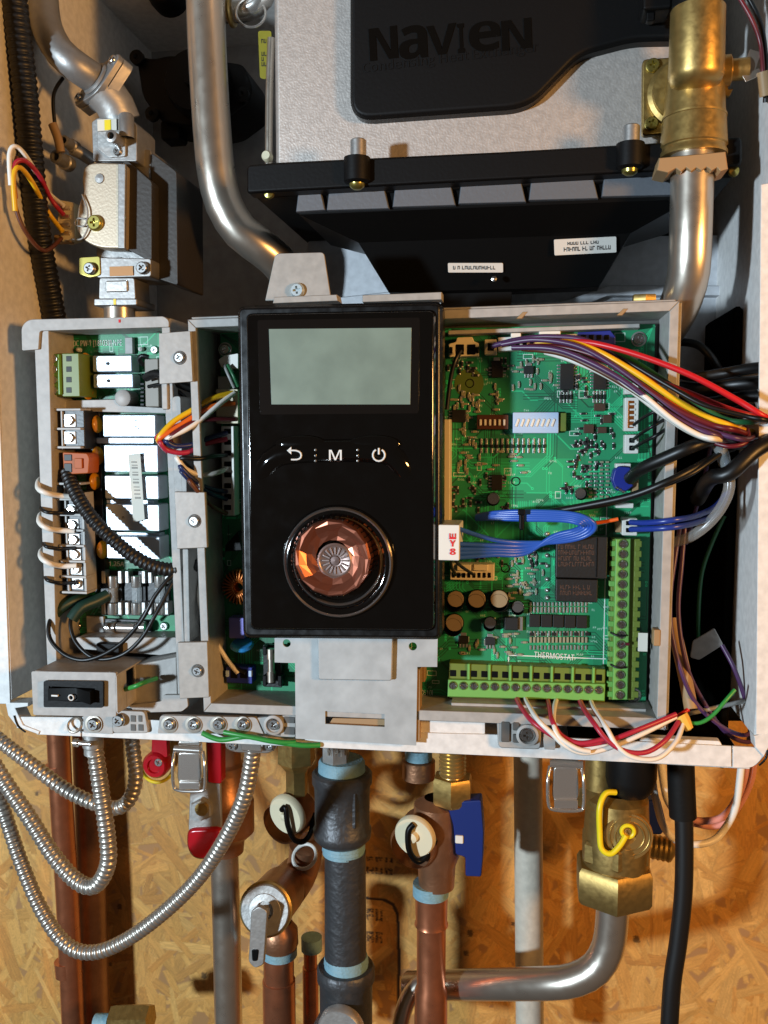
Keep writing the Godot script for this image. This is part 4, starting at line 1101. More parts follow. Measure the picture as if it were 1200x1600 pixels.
	dashes(c, 900, 922, 50, 18, 2, z + 0.0147, M.smd_brown)
	for k in 6: fc(t, "relay_pin", 855, [834, 868, 884, 905, 922, 934][k], z, [[4, 0], [3, 0.001], [1.5, 0.0016], [0, 0.0018]], M.solder, 10)
	# capacitors
	var ct := mk("b9a27c", 0.35, 0.6)
	for q in [[712, 936, 14], [745, 936, 15], [780, 936, 15], [710, 973, 15]]: elcap(t, q[0], q[1], q[2], z, 0.013, ct)
	for q in [[809, 948, 10], [766, 973, 10], [907, 771, 9], [771, 779, 10]]: elcap(t, q[0], q[1], q[2], z, 0.008, M.screw)
	c = bx(t, "inductor", 788, 965, 810, 985, z + 0.005, 0.005, M.chip, 0.0006)
	bx(c, "solder_end", 810, 964, 817, 986, z + 0.003, 0.003, M.solder, 0.0003)
	# driver chips in a row
	for k in 5: bx(t, "driver_chip", 827 + k * 18.4, 960 + k * 0.5, 844 + k * 18.4, 980 + k * 0.5, z + 0.0025, 0.0025, M.chip, 0.0004)
	# cream eight-way connector and the tall white one beside the display
	c = bx(t, "cream_connector", 703, 881, 772, 907, z + 0.009, 0.009, M.cream, 0.0005)
	for k in 8: bx(c, "socket", 706 + k * 8, 895, 711 + k * 8, 903, z + 0.0094, 0.002, M.cap_black, 0.0003)
	for k in 2: bx(c, "back_wall", 714 + k * 26, 882, 736 + k * 26, 892, z + 0.011, 0.004, M.cream, 0.0004)
	c = bx(t, "stamped_white_plug", 684, 820, 718, 876, z + 0.052, 0.030, M.nylon, 0.0006)
	for k in 3: txt(c, ["E", "Y", "8"][k], 707, [838, 849, 862][k], z + 0.0523, 9, 10, M.red_ink, 0.0003, true, PI / 2 if k == 0 else 0.0)
	pr(t, "cream_edge_housing", [[690, 655], [703, 655], [703, 815], [690, 815]], z + 0.014, 0.014, M.cream, 0.0006)
	fc(t, "round_pad", 733, 599, z, [[22, 0], [22, 0.0002], [0, 0.0002]], mk("556b2c", 0.4), 24)
	for q in [[734, 599], [806, 752], [790, 888]]: fc(t, "board_hole", q[0], q[1], z + 0.0002, [[7, 0], [6.4, 0.0002], [5.5, 0.0002], [5.2, -0.0006], [0, -0.0006]], M.cap_black, 16)
	# small parts too fine to pick apart
	var dark := []
	var pale := []
	var pads := []
	for k in 13:
		pads.append([752 + k * 8.2, 690, 3, 10]); pads.append([752 + k * 8.2, 704, 3, 8]); dark.append([752 + k * 8.2, 697, 4, 5])
	for r in 4:
		for k in 10: (pads if rng.randf() < 0.6 else pale).append([922 + r * 9 + rng.randf_range(-1, 1), 722 + k * 6.0, 5, 3])
	for k in 16:
		pads.append([829 + k * 5.8, 953, 3, 9]); pads.append([829 + k * 5.8, 944, 3, 6]); pads.append([829 + k * 5.8, 990, 3, 8])
		pale.append([829 + k * 5.8, 1000, 3.6, 9]); pads.append([829 + k * 5.8, 1012, 3, 7])
		if k % 3 == 0: dark.append([831 + k * 5.8, 991, 7, 5])
	for q in [[874, 612, 20], [926, 612, 18]]:
		for k in 4: pads.append([q[0] + k * 5.4 + 2, 620, 3.2, 18]); dark.append([q[0] + k * 5.4 + 2, 620, 3.2, 7])
	for k in 300:
		var r: Array = [[706, 740, 90, 60], [800, 560, 70, 50], [900, 640, 60, 60], [705, 600, 80, 40], [880, 560, 90, 60], [720, 985, 100, 40], [896, 690, 40, 50], [780, 900, 60, 40], [700, 560, 100, 30], [700, 700, 120, 40], [880, 720, 40, 60], [800, 840, 60, 60], [740, 860, 110, 30], [720, 610, 30, 90]][k % 14]
		var X: float = r[0] + rng.randf() * r[2]
		var Y: float = r[1] + rng.randf() * r[3]
		var across := rng.randf() < 0.5
		var w := 6.0 if across else 3.6
		var hh := 3.6 if across else 6.0
		(dark if k % 2 == 0 else pale).append([X, Y, w, hh])
		pads.append([X - (4 if across else 0), Y - (0 if across else 4), 3, 3]); pads.append([X + (4 if across else 0), Y + (0 if across else 4), 3, 3])
	joined(t, "solder_pads", pads, z + 0.0009, 0.0008, M.solder)
	joined(t, "dark_chips", dark, z + 0.0013, 0.0012, M.chip)
	joined(t, "pale_chips", pale, z + 0.0012, 0.0011, M.smd)
	for q in [[724, 1000], [766, 1002], [776, 570], [826, 578]]:
		var tr := bx(t, "transistor", q[0] - 8, q[1] - 6, q[0] + 8, q[1] + 6, z + 0.002, 0.002, M.chip, 0.0003)
		joined(tr, "leg_row", [[q[0] - 5, q[1] + 9, 3, 6], [q[0], q[1] + 9, 3, 6], [q[0] + 5, q[1] + 9, 3, 6], [q[0], q[1] - 9, 9, 5]], z + 0.001, 0.0009, M.solder)
	# parts left of the display
	c = pr(t, "white_latch_plug", rp([[341, 562], [350, 556], [372, 552], [372, 576], [346, 574]], 2), z + 0.012, 0.012, M.nylon, 0.0006)
	bx(t, "grey_block", 340, 588, 360, 612, z + 0.008, 0.008, M.tray, 0.0005)
	bx(t, "cream_connector", 337, 608, 372, 662, z + 0.011, 0.011, M.cream, 0.0006)
	c = bx(t, "upright_white_connector", 346, 666, 366, 806, z + 0.010, 0.010, M.nylon, 0.0006)
	for k in 8: bx(c, "socket", 350, 670 + k * 17, 361, 678 + k * 17, z + 0.0104, 0.003, M.cap_black, 0.0003)
	bx(c, "side_wall", 362, 666, 366, 806, z + 0.013, 0.01, M.nylon, 0.0004)
	pr(t, "heat_sink", [[352, 852], [372, 830], [378, 860], [352, 862]], z + 0.012, 0.010, M.black, 0.0005)
	c = part(t, "choke_coil", lathem([[0.0042, -0.004], [0.0095, -0.004], [0.0105, -0.003], [0.0105, 0.003], [0.0095, 0.004], [0.0042, 0.004], [0.0035, 0.003], [0.0035, -0.003], [0.0042, -0.004]], 32), M.black, P(376, 916, z + 0.006))
	for k in 26:
		var a := TAU * k / 26.0
		var d := Vector3(cos(a), sin(a), 0)
		var cc := PackedVector3Array()
		for s in [[0.0034, -0.0036], [0.0034, 0.0042], [0.007, 0.0048], [0.0108, 0.0042], [0.0112, 0.0], [0.0108, -0.0036]]: cc.append(d * s[0] + Vector3(0, 0, s[1]))
		part(c, "winding", tube_mb(cc, 0.0007, 6).done(), M.enamel, P(376, 916, z + 0.006))
	bx(t, "lavender_capacitor", 357, 965, 382, 998, z + 0.010, 0.010, M.lavender, 0.0008)
	part(t, "blue_disc_capacitor", lathem([[0, -0.002], [S(16, z), -0.0016], [S(19, z), 0], [S(16, z), 0.0016], [0, 0.002]], 24), M.ceramic_blue, P(378, 1008, z + 0.008), look(Vector3(0.05, 1, 0.4)))
	c = bx(t, "blue_plug", 353, 1042, 394, 1068, z + 0.009, 0.009, M.navy, 0.0006)
	for k in 2: bx(c, "socket", 360 + k * 15, 1046, 371 + k * 15, 1060, z + 0.0094, 0.003, M.cap_black, 0.0003)
	for k in 2: bx(c, "side_ear", 352 + k * 36, 1048, 357 + k * 36, 1058, z + 0.0104, 0.004, M.paleblue, 0.0004)
	c = bx(t, "fuse_holder", 411, 1008, 440, 1074, z + 0.005, 0.005, M.relay_black, 0.0005)
	al(c, "fuse_tube", P(424, 1066, z + 0.009), Vector3.UP, [[0, 0], [S(7, z), 0.0004], [S(7, z), S(18, z)], [S(5.5, z), S(18, z)], [S(5.5, z), S(38, z)], [S(7, z), S(38, z)], [S(7, z), S(54, z)], [0, S(55, z)]], M.steel, 16)
	for q in [[1010, 1024], [1056, 1072]]:
		for sx in [-1, 1]: bx(c, "spring_clip", 425 + sx * 12 - 3, q[0], 425 + sx * 12 + 3, q[1], z + 0.012, 0.008, M.black, 0.0005)
	bx(t, "tan_part", 650, 1042, 664, 1066, z + 0.010, 0.010, M.tan, 0.0005)
func csg_plate(p: Node3D, called: String, list: Array, z: float, depth: float, mat: Material, holes: Array) -> void:   # a sheet with cut-outs; holes [x0, y0, x1, y1] or [x, y, r]
	var a := poly_at(list, z)
	var c := CSGCombiner3D.new()
	c.name = numbered(p, called)
	p.add_child(c, true)
	c.global_position = a[1]
	var g := CSGPolygon3D.new()
	g.name = "outline"; g.polygon = a[0]; g.depth = depth; g.material = mat
	c.add_child(g)
	for h in holes:
		if h.size() == 4:
			var b := CSGBox3D.new()
			b.name = numbered(c, "slot")
			var u := P(h[0], h[1], z)
			var w := P(h[2], h[3], z)
			b.size = Vector3(w.x - u.x, u.y - w.y, depth * 4); b.operation = CSGShape3D.OPERATION_SUBTRACTION; b.material = mat
			c.add_child(b)
			b.global_position = (u + w) / 2
		else:
			var b := CSGCylinder3D.new()
			b.name = numbered(c, "hole")
			b.radius = S(h[2], z); b.height = depth * 4; b.sides = 20; b.operation = CSGShape3D.OPERATION_SUBTRACTION; b.rotation.x = PI / 2; b.material = mat
			c.add_child(b)
			b.global_position = P(h[0], h[1], z)

func build_display() -> void:
	var t := thing("display_bracket", "galvanized steel bracket that carries the black display over the boards", "bracket", P(560, 1000, -0.024))
	csg_plate(t, "lower_plate", [[429, 985], [684, 983], [683, 1042], [652, 1042], [650, 1165], [462, 1154], [461, 1036], [429, 1035]], -0.0225, 0.0015, M.bracket, [[508, 1111, 601, 1136], [448, 1005, 6.5], [645, 1010, 6.5]])
	pr(t, "embossed_panel", rp([[496, 985], [614, 985], [612, 1064], [497, 1062]], 4), -0.0186, 0.0025, M.bracket, 0.0018)
	pr(t, "bent_tongue", [[512, 1134], [520, 1122], [606, 1124], [602, 1138]], -0.026, 0.001, M.tan, 0.0002)
	bx(t, "folded_edge", 649, 1046, 656, 1158, -0.024, 0.012, M.tan, 0.0003)
	var tp := pr(t, "top_tab", rp([[430, 396, 6], [506, 394, 6], [517, 466, 2], [414, 470, 2]], 0), -0.020, 0.0015, M.tab, 0.0004)
	pr(t, "top_shelf", [[428, 464], [526, 460], [528, 470], [426, 474]], -0.012, 0.012, M.tab, 0.0005)
	pr(t, "top_shelf", [[566, 461], [690, 456], [690, 468], [566, 472]], -0.014, 0.012, M.tab, 0.0005)
	screw(t, 465, 454, -0.0198, 11.5, mk("c9d6da", 0.3, 0.6))
	t = thing("display_controller", "black glossy control display with a grey green screen and a copper coloured knob", "control panel", P(532, 740, -0.012))
	pr(t, "housing", rp([[369, 477], [691, 470], [690, 1001], [378, 998]], 13, 5), -0.003, 0.017, M.bezel, 0.003)
	var gl := pr(t, "front_glass", rp([[382, 489], [680, 483], [679, 987], [389, 985]], 12, 5), ZD, 0.004, M.gloss, 0.0022)
	pr(gl, "screen_window", rp([[402, 500], [656, 496], [654, 646], [406, 648]], 4), 0.0002, 0.0003, mk("14110f", 0.12), 0.0001)
	pr(t, "screen", [[420, 514], [643, 512], [641, 632], [424, 632]], 0.0006, 0.0004, M.lcd, 0.0001)
	tb(gl, "key_ridge", [[410, 746, -0.008], [418, 728, -0.0048], [438, 711, -0.0036], [480, 705, -0.0034], [524, 704, -0.0034], [570, 704, -0.0034], [608, 709, -0.0036], [628, 726, -0.0048], [638, 744, -0.008]], 20, M.gloss, 32)
	for X in [470, 584]: part(gl, "key_lens", lathem([[0.0125, 0.0], [0.0115, 0.0008], [0.008, 0.0015], [0.0, 0.0019]], 32), M.gloss, P(X, 694, 0.0016), Basis.from_scale(Vector3(1.2, 0.42, 1)))
	var zk := 0.0047
	tb(gl, "back_arrow_symbol", [[450, 704, zk], [463, 704, zk], [470, 708, zk], [470, 715, zk], [464, 718, zk], [455, 718, zk]], 1.5, M.mark, 6)
	pr(gl, "back_arrow_symbol", [[448, 704], [455, 698], [455, 710]], zk, 0.0005, M.mark, 0.0001)
	txt(gl, "M", 524, 711, zk, 20, 16, M.mark, 0.0003)
	var arc := []
	for k in 13:
		var a := deg_to_rad(-60.0 + 300.0 * k / 12.0)
		arc.append([592 + cos(a) * 9.5, 711 + sin(a) * 9.5, zk])
	tb(gl, "power_symbol", arc, 1.6, M.mark, 6)
	tb(gl, "power_symbol", [[592, 700, zk], [592, 710, zk]], 1.6, M.mark, 6)
	for X in [493, 559]:
		for Y in [703, 712, 720]: fc(gl, "key_divider", X, Y, 0.0041, [[2.2, 0], [1.6, 0.0005], [0, 0.0007]], M.chrome, 10)
	# knob
	fc(t, "knob_ring", 529, 878, ZD, [[90, 0], [88, 0.0016], [84, 0.003], [78, 0.0036], [72, 0.0028], [68, 0.001], [60, 0.0008]], M.gloss, 72)
	fc(t, "ring_edge", 529, 878, ZD, [[87, 0.0012], [86.5, 0.0028], [84.5, 0.004], [81.5, 0.003], [81, 0.0012]], M.chrome_dark, 72)
	fc(t, "ring_edge", 528, 876, ZD, [[71, 0.0006], [70.5, 0.0024], [69, 0.0032], [67, 0.0024], [66.5, 0.0006]], M.chrome_dark, 72)
	var kb := MB.new()
	var kr := [[60.0, 0.0], [60.0, 0.0105], [57.0, 0.0126], [52.0, 0.0118], [42.0, 0.0094], [34.0, 0.0082], [27.0, 0.0078]]
	for i in kr.size() - 1:
		for j in 15:
			var q := []
			for e in [[i, j], [i, j + 1], [i + 1, j + 1], [i + 1, j]]:
				var an: float = TAU * (e[1] + (0.22 if e[0] > 3 else 0.0)) / 15.0
				var rr: float = S(kr[e[0]][0], 0.0)
				var lift := 0.0009 if e[1] % 2 == 0 and e[0] > 2 and e[0] < 6 else 0.0
				q.append(Vector3(cos(an) * rr, sin(an) * rr, kr[e[0]][1] + lift))
			var outw := Vector3(q[0].x, q[0].y, 0.0) if i < 2 else Vector3(0, 0, 1)
			kb.flat(q[0], q[1], q[2], q[2], outw)
			kb.flat(q[0], q[2], q[3], q[3], outw)
	var k := part(t, "knob", kb.done(), mk("a5644e", 0.3, 0.85), P(525, 868, ZD + 0.001))
	var ctr := P(525, 868, ZD)
	for j in 44:
		var a := TAU * j / 44.0
		part(k, "grip_rib", boxm(0.0010, 0.0008, 0.010, 0.0003), M.gloss, ctr + Vector3(cos(a) * S(61, 0), sin(a) * S(61, 0), 0.006), Basis(Vector3(0, 0, 1), a))
	fc(k, "knob_centre", 524, 876, ZD + 0.008, [[28, 0], [28, 0.0012], [25, 0.0018], [23, 0.0012], [0, 0.0012]], mk("94807a", 0.35, 0.7), 40)
	var c2 := P(524, 876, ZD + 0.0096)
	for j in 16:
		var a := TAU * j / 16.0
		part(k, "centre_spoke", boxm(0.0044, 0.0011, 0.0008, 0.0002), mk("8d7c77", 0.35, 0.7), c2 + Vector3(cos(a), sin(a), 0) * S(15, 0), Basis(Vector3(0, 0, 1), a))
	fc(k, "centre_boss", 524, 876, ZD + 0.0094, [[8, 0], [7, 0.0006], [0, 0.0008]], mk("6b5a56", 0.4, 0.6), 20)

func build_switch_box() -> void:
	var z := -0.004
	var t := thing("switch_box", "grey plastic switch box with a black rocker switch below the side board", "switch box", P(115, 1119, z - 0.02))
	csg_plate(t, "front_shell", rp([[49, 1049], [181, 1051], [181, 1120], [52, 1117]], 3), z - 0.003, 0.003, M.tray, [[70, 1066, 159, 1104]])
	var a := P(49, 1049, z)
	var b := P(181, 1119, z)
	var w := b.x - a.x
	var h := a.y - b.y
	var cx := (a.x + b.x) / 2
	var cy := (a.y + b.y) / 2
	part(t, "top_wall", boxm(w, 0.0015, 0.044, 0.0004), M.tray, Vector3(cx, a.y - 0.0012, z - 0.0255))
	part(t, "side_wall", boxm(0.0015, h - 0.003, 0.044, 0.0004), M.tray, Vector3(a.x + 0.0016, cy, z - 0.0255))
	part(t, "bottom_wall", boxm(w, 0.0015, 0.044, 0.0004), M.tray, Vector3(cx, b.y + 0.0012, z - 0.0255))
	for q in [[0.003, 0.0135], [0.029, 0.018]]: part(t, "side_wall", boxm(0.0015, h - 0.003, q[1], 0.0004), M.tray, Vector3(b.x - 0.0008, cy, z - q[0] - q[1] / 2))
	part(t, "side_wall", boxm(0.0015, h * 0.35, 0.014, 0.0002), M.tray, Vector3(b.x - 0.0008, cy - h * 0.26, z - 0.0225))
	pr(t, "wedge_base", [[205, 1040], [276, 1026], [278, 1098], [205, 1100]], -0.034, 0.02, M.tray, 0.001)
	bx(t, "top_opening_block", 150, 1006, 186, 1022, -0.040, 0.010, M.black, 0.0006)
	csg_plate_frame(t, z)
	tb(self, "green_lead", [[196, 1077, -0.018], [212, 1072, -0.012], [226, 1066, -0.016], [244, 1060, -0.03]], 4, M.w.lime, 8).set_meta("label", "short bright green lead poking from the switch box's side opening")
	get_node("green_lead").set_meta("category", "wire")

func csg_plate_frame(t: Node3D, z: float) -> void:
	csg_plate(t, "switch_frame", rp([[68, 1064], [161, 1065], [161, 1106], [68, 1105]], 3), z + 0.0002, 0.002, M.black, [[76, 1072, 149, 1098]])
	bx(t, "switch_well", 70, 1066, 159, 1104, z - 0.006, 0.002, M.black, 0.0)
	hull_rocker(t, z)

func hull_rocker(t: Node3D, z: float) -> void:
	var k := MB.new()
	var a := P(77, 1074, z)
	var b := P(148, 1097, z)
	var w := b.x - a.x
	var h := a.y - b.y
	var prof := [[0.0, 0.0006], [w * 0.55, -0.0022], [w * 0.62, -0.002], [w, 0.0045], [w, -0.005], [0.0, -0.005]]
	var q := PackedVector2Array()
	for e in prof: q.append(Vector2(e[0], -e[1]))
	var m := prism_mb(q, h, 0.0005)
	var o := part(t, "rocker", m.done(), M.cap_black, Vector3(a.x, a.y, z + 0.0012), Basis(Vector3(1, 0, 0), Vector3(0, 0, -1), Vector3(0, 1, 0)))
	bx(o, "on_mark", 80, 1086, 90, 1088.5, z + 0.0022, 0.0016, M.mark, 0.0001)
	ring(o, "off_mark", P(111, 1090, z + 0.001), Vector3(0, 0, 1), S(4.5, z), S(1.1, z), M.mark, 20)

func hexprof(r: float, a: float, b: float) -> Array:
	return [[a, 0.0], [a, r * 0.93], [a + (b - a) * 0.12, r], [b - (b - a) * 0.12, r], [b, r * 0.93], [b, 0.0]]

func build_below() -> void:
	# screw rail and clips along the bottom flange
	var z := ZR - 0.001
	var t := thing("grounding_rail", "grey grounding rail with four washer screws along the white bottom flange", "grounding rail", P(330, 1132, z))
	pr(t, "rail", rp([[246, 1146, 2], [250, 1118, 5], [400, 1121, 5], [412, 1147, 2]], 0), z, 0.003, M.tray, 0.0006)
	for X in [265, 303, 342, 380]:
		fc(t, "washer", X, 1132, z, [[14, 0], [14, 0.0008], [7, 0.0009], [0, 0.0009]], M.steel, 24)
		screw(t, X, 1131, z + 0.0008, 10, M.screw)
	t = thing("plastic_clip", "grey ribbed plastic clip with a screw just left of the steel display bracket", "clip", P(432, 1135, z))
	pr(t, "foot", rp([[396, 1122], [462, 1116], [462, 1153], [412, 1150]], 4), z - 0.001, 0.003, M.tray, 0.0006)
	for q in [[444, 1120, 460, 1130], [444, 1136, 460, 1148], [416, 1142, 438, 1149]]: bx(t, "rib_recess", q[0], q[1], q[2], q[3], z - 0.0006, 0.001, M.tray_dark, 0.0002)
	fc(t, "screw_cup", 429, 1131, z - 0.001, [[16, 0], [16, 0.003], [12, 0.0035], [11, 0.002], [0, 0.002]], M.tray, 24)
	screw(t, 429, 1131, z + 0.0008, 10, M.screw)
	t = thing("plastic_clip", "grey ribbed plastic clip under the corner of the switch box", "clip", P(205, 1128, z))
	pr(t, "foot", rp([[174, 1110], [226, 1112], [232, 1146], [176, 1146]], 6), z - 0.002, 0.003, M.tray, 0.0006)
	for q in [[204, 1118, 212, 1128], [204, 1132, 212, 1142], [216, 1118, 222, 1128], [216, 1132, 224, 1142]]: bx(t, "rib_recess", q[0], q[1], q[2], q[3], z - 0.0016, 0.001, M.tray_dark, 0.0002)
	screw(t, 186, 1125, z, 11, M.screw)
	t = thing("ring_terminal", "steel ring terminal under a washer screw left on the bottom flange", "terminal", P(140, 1132, z))
	fc(t, "washer", 147, 1131, z - 0.002, [[15, 0], [15, 0.0008], [7, 0.0009], [0, 0.0009]], M.steel, 24)
	screw(t, 147, 1131, z - 0.0012, 11, M.screw)
	ring(t, "wire_loop", P(117, 1133, z - 0.002), Vector3(0, 0.6, 1), S(12, z), S(2.2, z), M.steel)
	bx(t, "base_strip", 130, 1118, 176, 1146, z - 0.0022, 0.001, M.tray, 0.0003)
	wire("flat bright green ground wire lying along the bottom flange", M.w.lime, [[316, 1145, z + 0.003], [345, 1156, z + 0.003], [385, 1152, z + 0.003], [420, 1158, z + 0.002], [470, 1163, z], [500, 1164, z - 0.004]], 4.5)
	wire("shorter green ground wire crossing over the longer one on the bottom flange", M.w.lime, [[350, 1144, z + 0.004], [380, 1150, z + 0.005], [430, 1158, z + 0.004], [462, 1160, z]], 4.0)
	# latches
	for q in [[295, 1200, 1.0, "chrome toggle latch hanging left under the grounding rail"], [884, 1226, 1.12, "chrome toggle latch hanging under the right half of the bottom flange"]]:
		var X: float = q[0]
		var Y: float = q[1]
		var s: float = q[2]
		t = thing("toggle_latch", q[3], "latch", P(X, Y, -0.045), "toggle latches under the cabinet")
		pr(t, "mount", rp([[X - 17 * s, Y - 42 * s], [X + 17 * s, Y - 42 * s], [X + 19 * s, Y - 18 * s], [X - 19 * s, Y - 18 * s]], 4), -0.042, 0.004, M.chrome, 0.0008)
		pr(t, "lever_plate", rp([[X - 17 * s, Y - 24 * s], [X + 17 * s, Y - 24 * s], [X + 19 * s, Y + 14 * s], [X + 15 * s, Y + 28 * s], [X - 15 * s, Y + 28 * s], [X - 19 * s, Y + 14 * s]], 4), -0.038, 0.002, M.chrome, 0.001)
		al(t, "hinge_pin", P(X - 22 * s, Y - 30 * s, -0.039), Vector3.RIGHT, [[0, 0], [S(6, -0.04), 0], [S(6, -0.04), S(44 * s, -0.04)], [0, S(44 * s, -0.04)]], M.chrome, 14)
		tb(t, "wire_bail", [[X - 22 * s, Y - 26 * s, -0.04], [X - 25 * s, Y - 6 * s, -0.036], [X - 24 * s, Y + 26 * s, -0.036], [X - 16 * s, Y + 35 * s, -0.036], [X + 18 * s, Y + 36 * s, -0.036], [X + 25 * s, Y + 28 * s, -0.036], [X + 25 * s, Y - 6 * s, -0.036], [X + 22 * s, Y - 26 * s, -0.04]], 2.8, M.chrome, 8)
		pr(t, "bail_bar", rect(X - 16 * s, Y + 22 * s, X + 17 * s, Y + 34 * s, 2), -0.036, 0.003, M.chrome, 0.0006)
	t = thing("conduit_clamp", "zinc strap clamp with two screws holding the conduit under the bottom flange", "clamp", P(392, 1166, -0.05))
	pr(t, "strap", rp([[350, 1150], [432, 1154], [430, 1172], [418, 1178], [366, 1176], [352, 1170]], 5), -0.045, 0.003, M.chrome, 0.0008)
	pr(t, "strap_hump", rp([[374, 1152], [408, 1154], [410, 1176], [376, 1174]], 4), -0.041, 0.005, M.chrome, 0.0012)
	for X in [363, 421]: screw(t, X, 1165, -0.045, 8, M.screw)
	# flexible metal conduits
	var cz := [[["flexible steel conduit hanging in the nearest deep loop below the switch box"], [[143, 1140, -0.075], [148, 1170, -0.075], [157, 1230, -0.075], [168, 1310, -0.075], [168, 1352, -0.075], [150, 1383, -0.078], [122, 1378, -0.082], [86, 1340, -0.086], [46, 1278, -0.09], [8, 1222, -0.094], [-30, 1160, -0.10], [-70, 1090, -0.11]], 12.5],
		[["flexible steel conduit making the short upper loop behind the nearest loop"], [[204, 1140, -0.10], [209, 1180, -0.10], [212, 1214, -0.10], [204, 1246, -0.10], [184, 1262, -0.10], [150, 1256, -0.10], [100, 1232, -0.10], [46, 1192, -0.10], [4, 1160, -0.102], [-40, 1124, -0.11]], 11.5],
		[["flexible steel conduit sweeping in the longest curve from the strap clamp"], [[396, 1160, -0.05], [392, 1196, -0.055], [380, 1250, -0.06], [352, 1310, -0.07], [312, 1370, -0.08], [258, 1424, -0.085], [198, 1468, -0.09], [146, 1488, -0.09], [104, 1476, -0.092], [66, 1424, -0.096], [34, 1350, -0.10], [4, 1262, -0.105], [-30, 1170, -0.11]], 11.5]]
	for q in cz:
		var c := pts(q[1])
		var o := c[0]
		for i in c.size(): c[i] -= o
		one("flexible_conduit", q[0][0], "conduit", tube_mb(c, S(q[2], -0.09), 16, 0.0042, 0.11).done(), M.flex, o, "flexible steel conduits below the cabinet")
	t = thing("squeeze_connector", "steel squeeze connector where the nearest conduit enters the cabinet", "connector", P(142, 1160, -0.075))
	vl(t, "collar", 146, -0.075, [[1140, 17], [1166, 17], [1168, 15], [1178, 15], [1178, 12]], M.steel_dull, 20)
	al(t, "clamp_screw", P(116, 1160, -0.066), Vector3(1, -0.05, 0), [[0, 0], [S(7, -0.07), 0], [S(7, -0.07), 0.003], [S(4, -0.07), 0.0032], [S(4, -0.07), 0.013], [0, 0.013]], M.chrome, 14)
	# left copper pipes
	t = thing("copper_pipe", "bright copper pipe with a soldered collar at the far left of the board wall", "pipe", P(110, 1400, -0.27), "copper pipes on the wall")
	tb(t, "tube", [[88, 1080, -0.27], [96, 1250, -0.27], [106, 1420, -0.27], [116, 1640, -0.27]], 19, M.copper, 24)
	tb(t, "collar", [[104, 1500, -0.27], [106, 1522, -0.27]], 20.5, M.copper, 24)
	tb(t, "collar", [[90, 1194, -0.27], [91, 1210, -0.27]], 20.5, M.copper, 24)
	t = thing("copper_pipe", "dull darker copper pipe close behind the bright one at the far left", "pipe", P(140, 1400, -0.30), "copper pipes on the wall")
	tb(t, "tube", [[134, 1080, -0.305], [139, 1250, -0.305], [144, 1420, -0.305], [150, 1640, -0.305]], 24, M.bronze, 24)
	t = thing("brass_fitting", "brass pipe fitting with blue thread tape at the bottom left edge", "fitting", P(170, 1600, -0.22))
	al(t, "tape_ring", P(150, 1598, -0.22), Vector3(1, 0.12, 0), [[0, 0], [S(15, -0.22), 0], [S(15, -0.22), S(26, -0.22)], [0, S(26, -0.22)]], M.tape, 20)
	al(t, "hex_body", P(176, 1592, -0.22), Vector3(1, 0.12, 0), hexprof(S(24, -0.22), 0.0, S(70, -0.22)).map(func(e): return [e[1], e[0]]), M.brass, 6, true)
	# red gas shut-off valves
	z = -0.16
	t = thing("red_knob_valve", "small valve with a red lever and round hub beside a yellow ring", "valve", P(250, 1190, z))
	fc(t, "hub", 249, 1190, z, [[22, 0], [22, 0.008], [18, 0.011], [12, 0.011], [11, 0.009], [0, 0.009]], M.red, 28)
	pr(t, "lever", rp([[238, 1120], [258, 1120], [262, 1184], [236, 1184]], 4), z + 0.008, 0.006, M.red, 0.0015)
	screw(t, 249, 1190, z + 0.009, 8, M.screw)
	var yr := []
	for k in 10: yr.append([246 + cos(PI * (0.02 + k / 9.0 * 0.96)) * 26, 1196 + sin(PI * k / 9.0) * 26, z - 0.006])
	tb(t, "yellow_ring", yr, 3, M.yellow, 8)
	vl(t, "body", 262, z - 0.02, [[1110, 20], [1180, 20], [1196, 16], [1196, 0]], M.brass, 20)
	t = thing("red_lever_valve", "bronze shut-off valve with a steel lever dipped in red vinyl", "valve", P(330, 1280, z - 0.02))
	vl(t, "body", 352, -0.205, [[1120, 28], [1190, 28], [1194, 34], [1240, 36], [1252, 48], [1298, 48], [1312, 32], [1330, 30], [1330, 0]], M.bronze, 28)
	pr(t, "lever_plate", rp([[297, 1228], [318, 1214], [344, 1222], [346, 1300], [294, 1300]], 6), z, 0.003, M.steel_dull, 0.0008)
	al(t, "handle_nut", P(317, 1262, z), Vector3(0, 0, 1), [[S(19, z), 0], [S(19, z), 0.004], [S(17, z), 0.0055], [0, 0.0055]], M.steel_dull, 6, true)
	al(t, "stem", P(317, 1262, z + 0.005), Vector3(0, 0, 1), [[S(11, z), 0], [S(11, z), 0.004], [0, 0.005]], M.brass, 18)
	pr(t, "red_grip", rp([[291, 1296], [346, 1294], [347, 1318], [322, 1346], [300, 1344], [290, 1326]], 12, 5), z + 0.004, 0.009, M.red, 0.003)
	pr(t, "red_grip", rp([[322, 1150], [346, 1150], [346, 1226], [324, 1224]], 5), z + 0.002, 0.010, M.red, 0.003)
	t = thing("steel_riser_pipe", "straight polished steel pipe rising to the red lever valve", "pipe", P(352, 1450, -0.205))
	tb(t, "tube", [[350, 1322, -0.205], [354, 1450, -0.205], [358, 1640, -0.205]], 23, M.steel, 28)
	# relief valve and drain caps left of the gas pipe
	z = -0.20
	t = thing("capped_drain_port", "bronze drain port with strapped cream cap left of the black iron pipe", "drain valve", P(455, 1280, z))
	vl(t, "hex_top", 464, z, [[1150, 30], [1190, 31], [1194, 26], [1204, 18], [1240, 18]], M.brass, 6, true)
	al(t, "barrel", P(470, 1262, z - 0.02), Vector3(-0.42, -0.16, 1), [[S(36, z), 0], [S(36, z), 0.024], [S(33, z), 0.026], [S(33, z), 0.03]], M.bronze, 32)
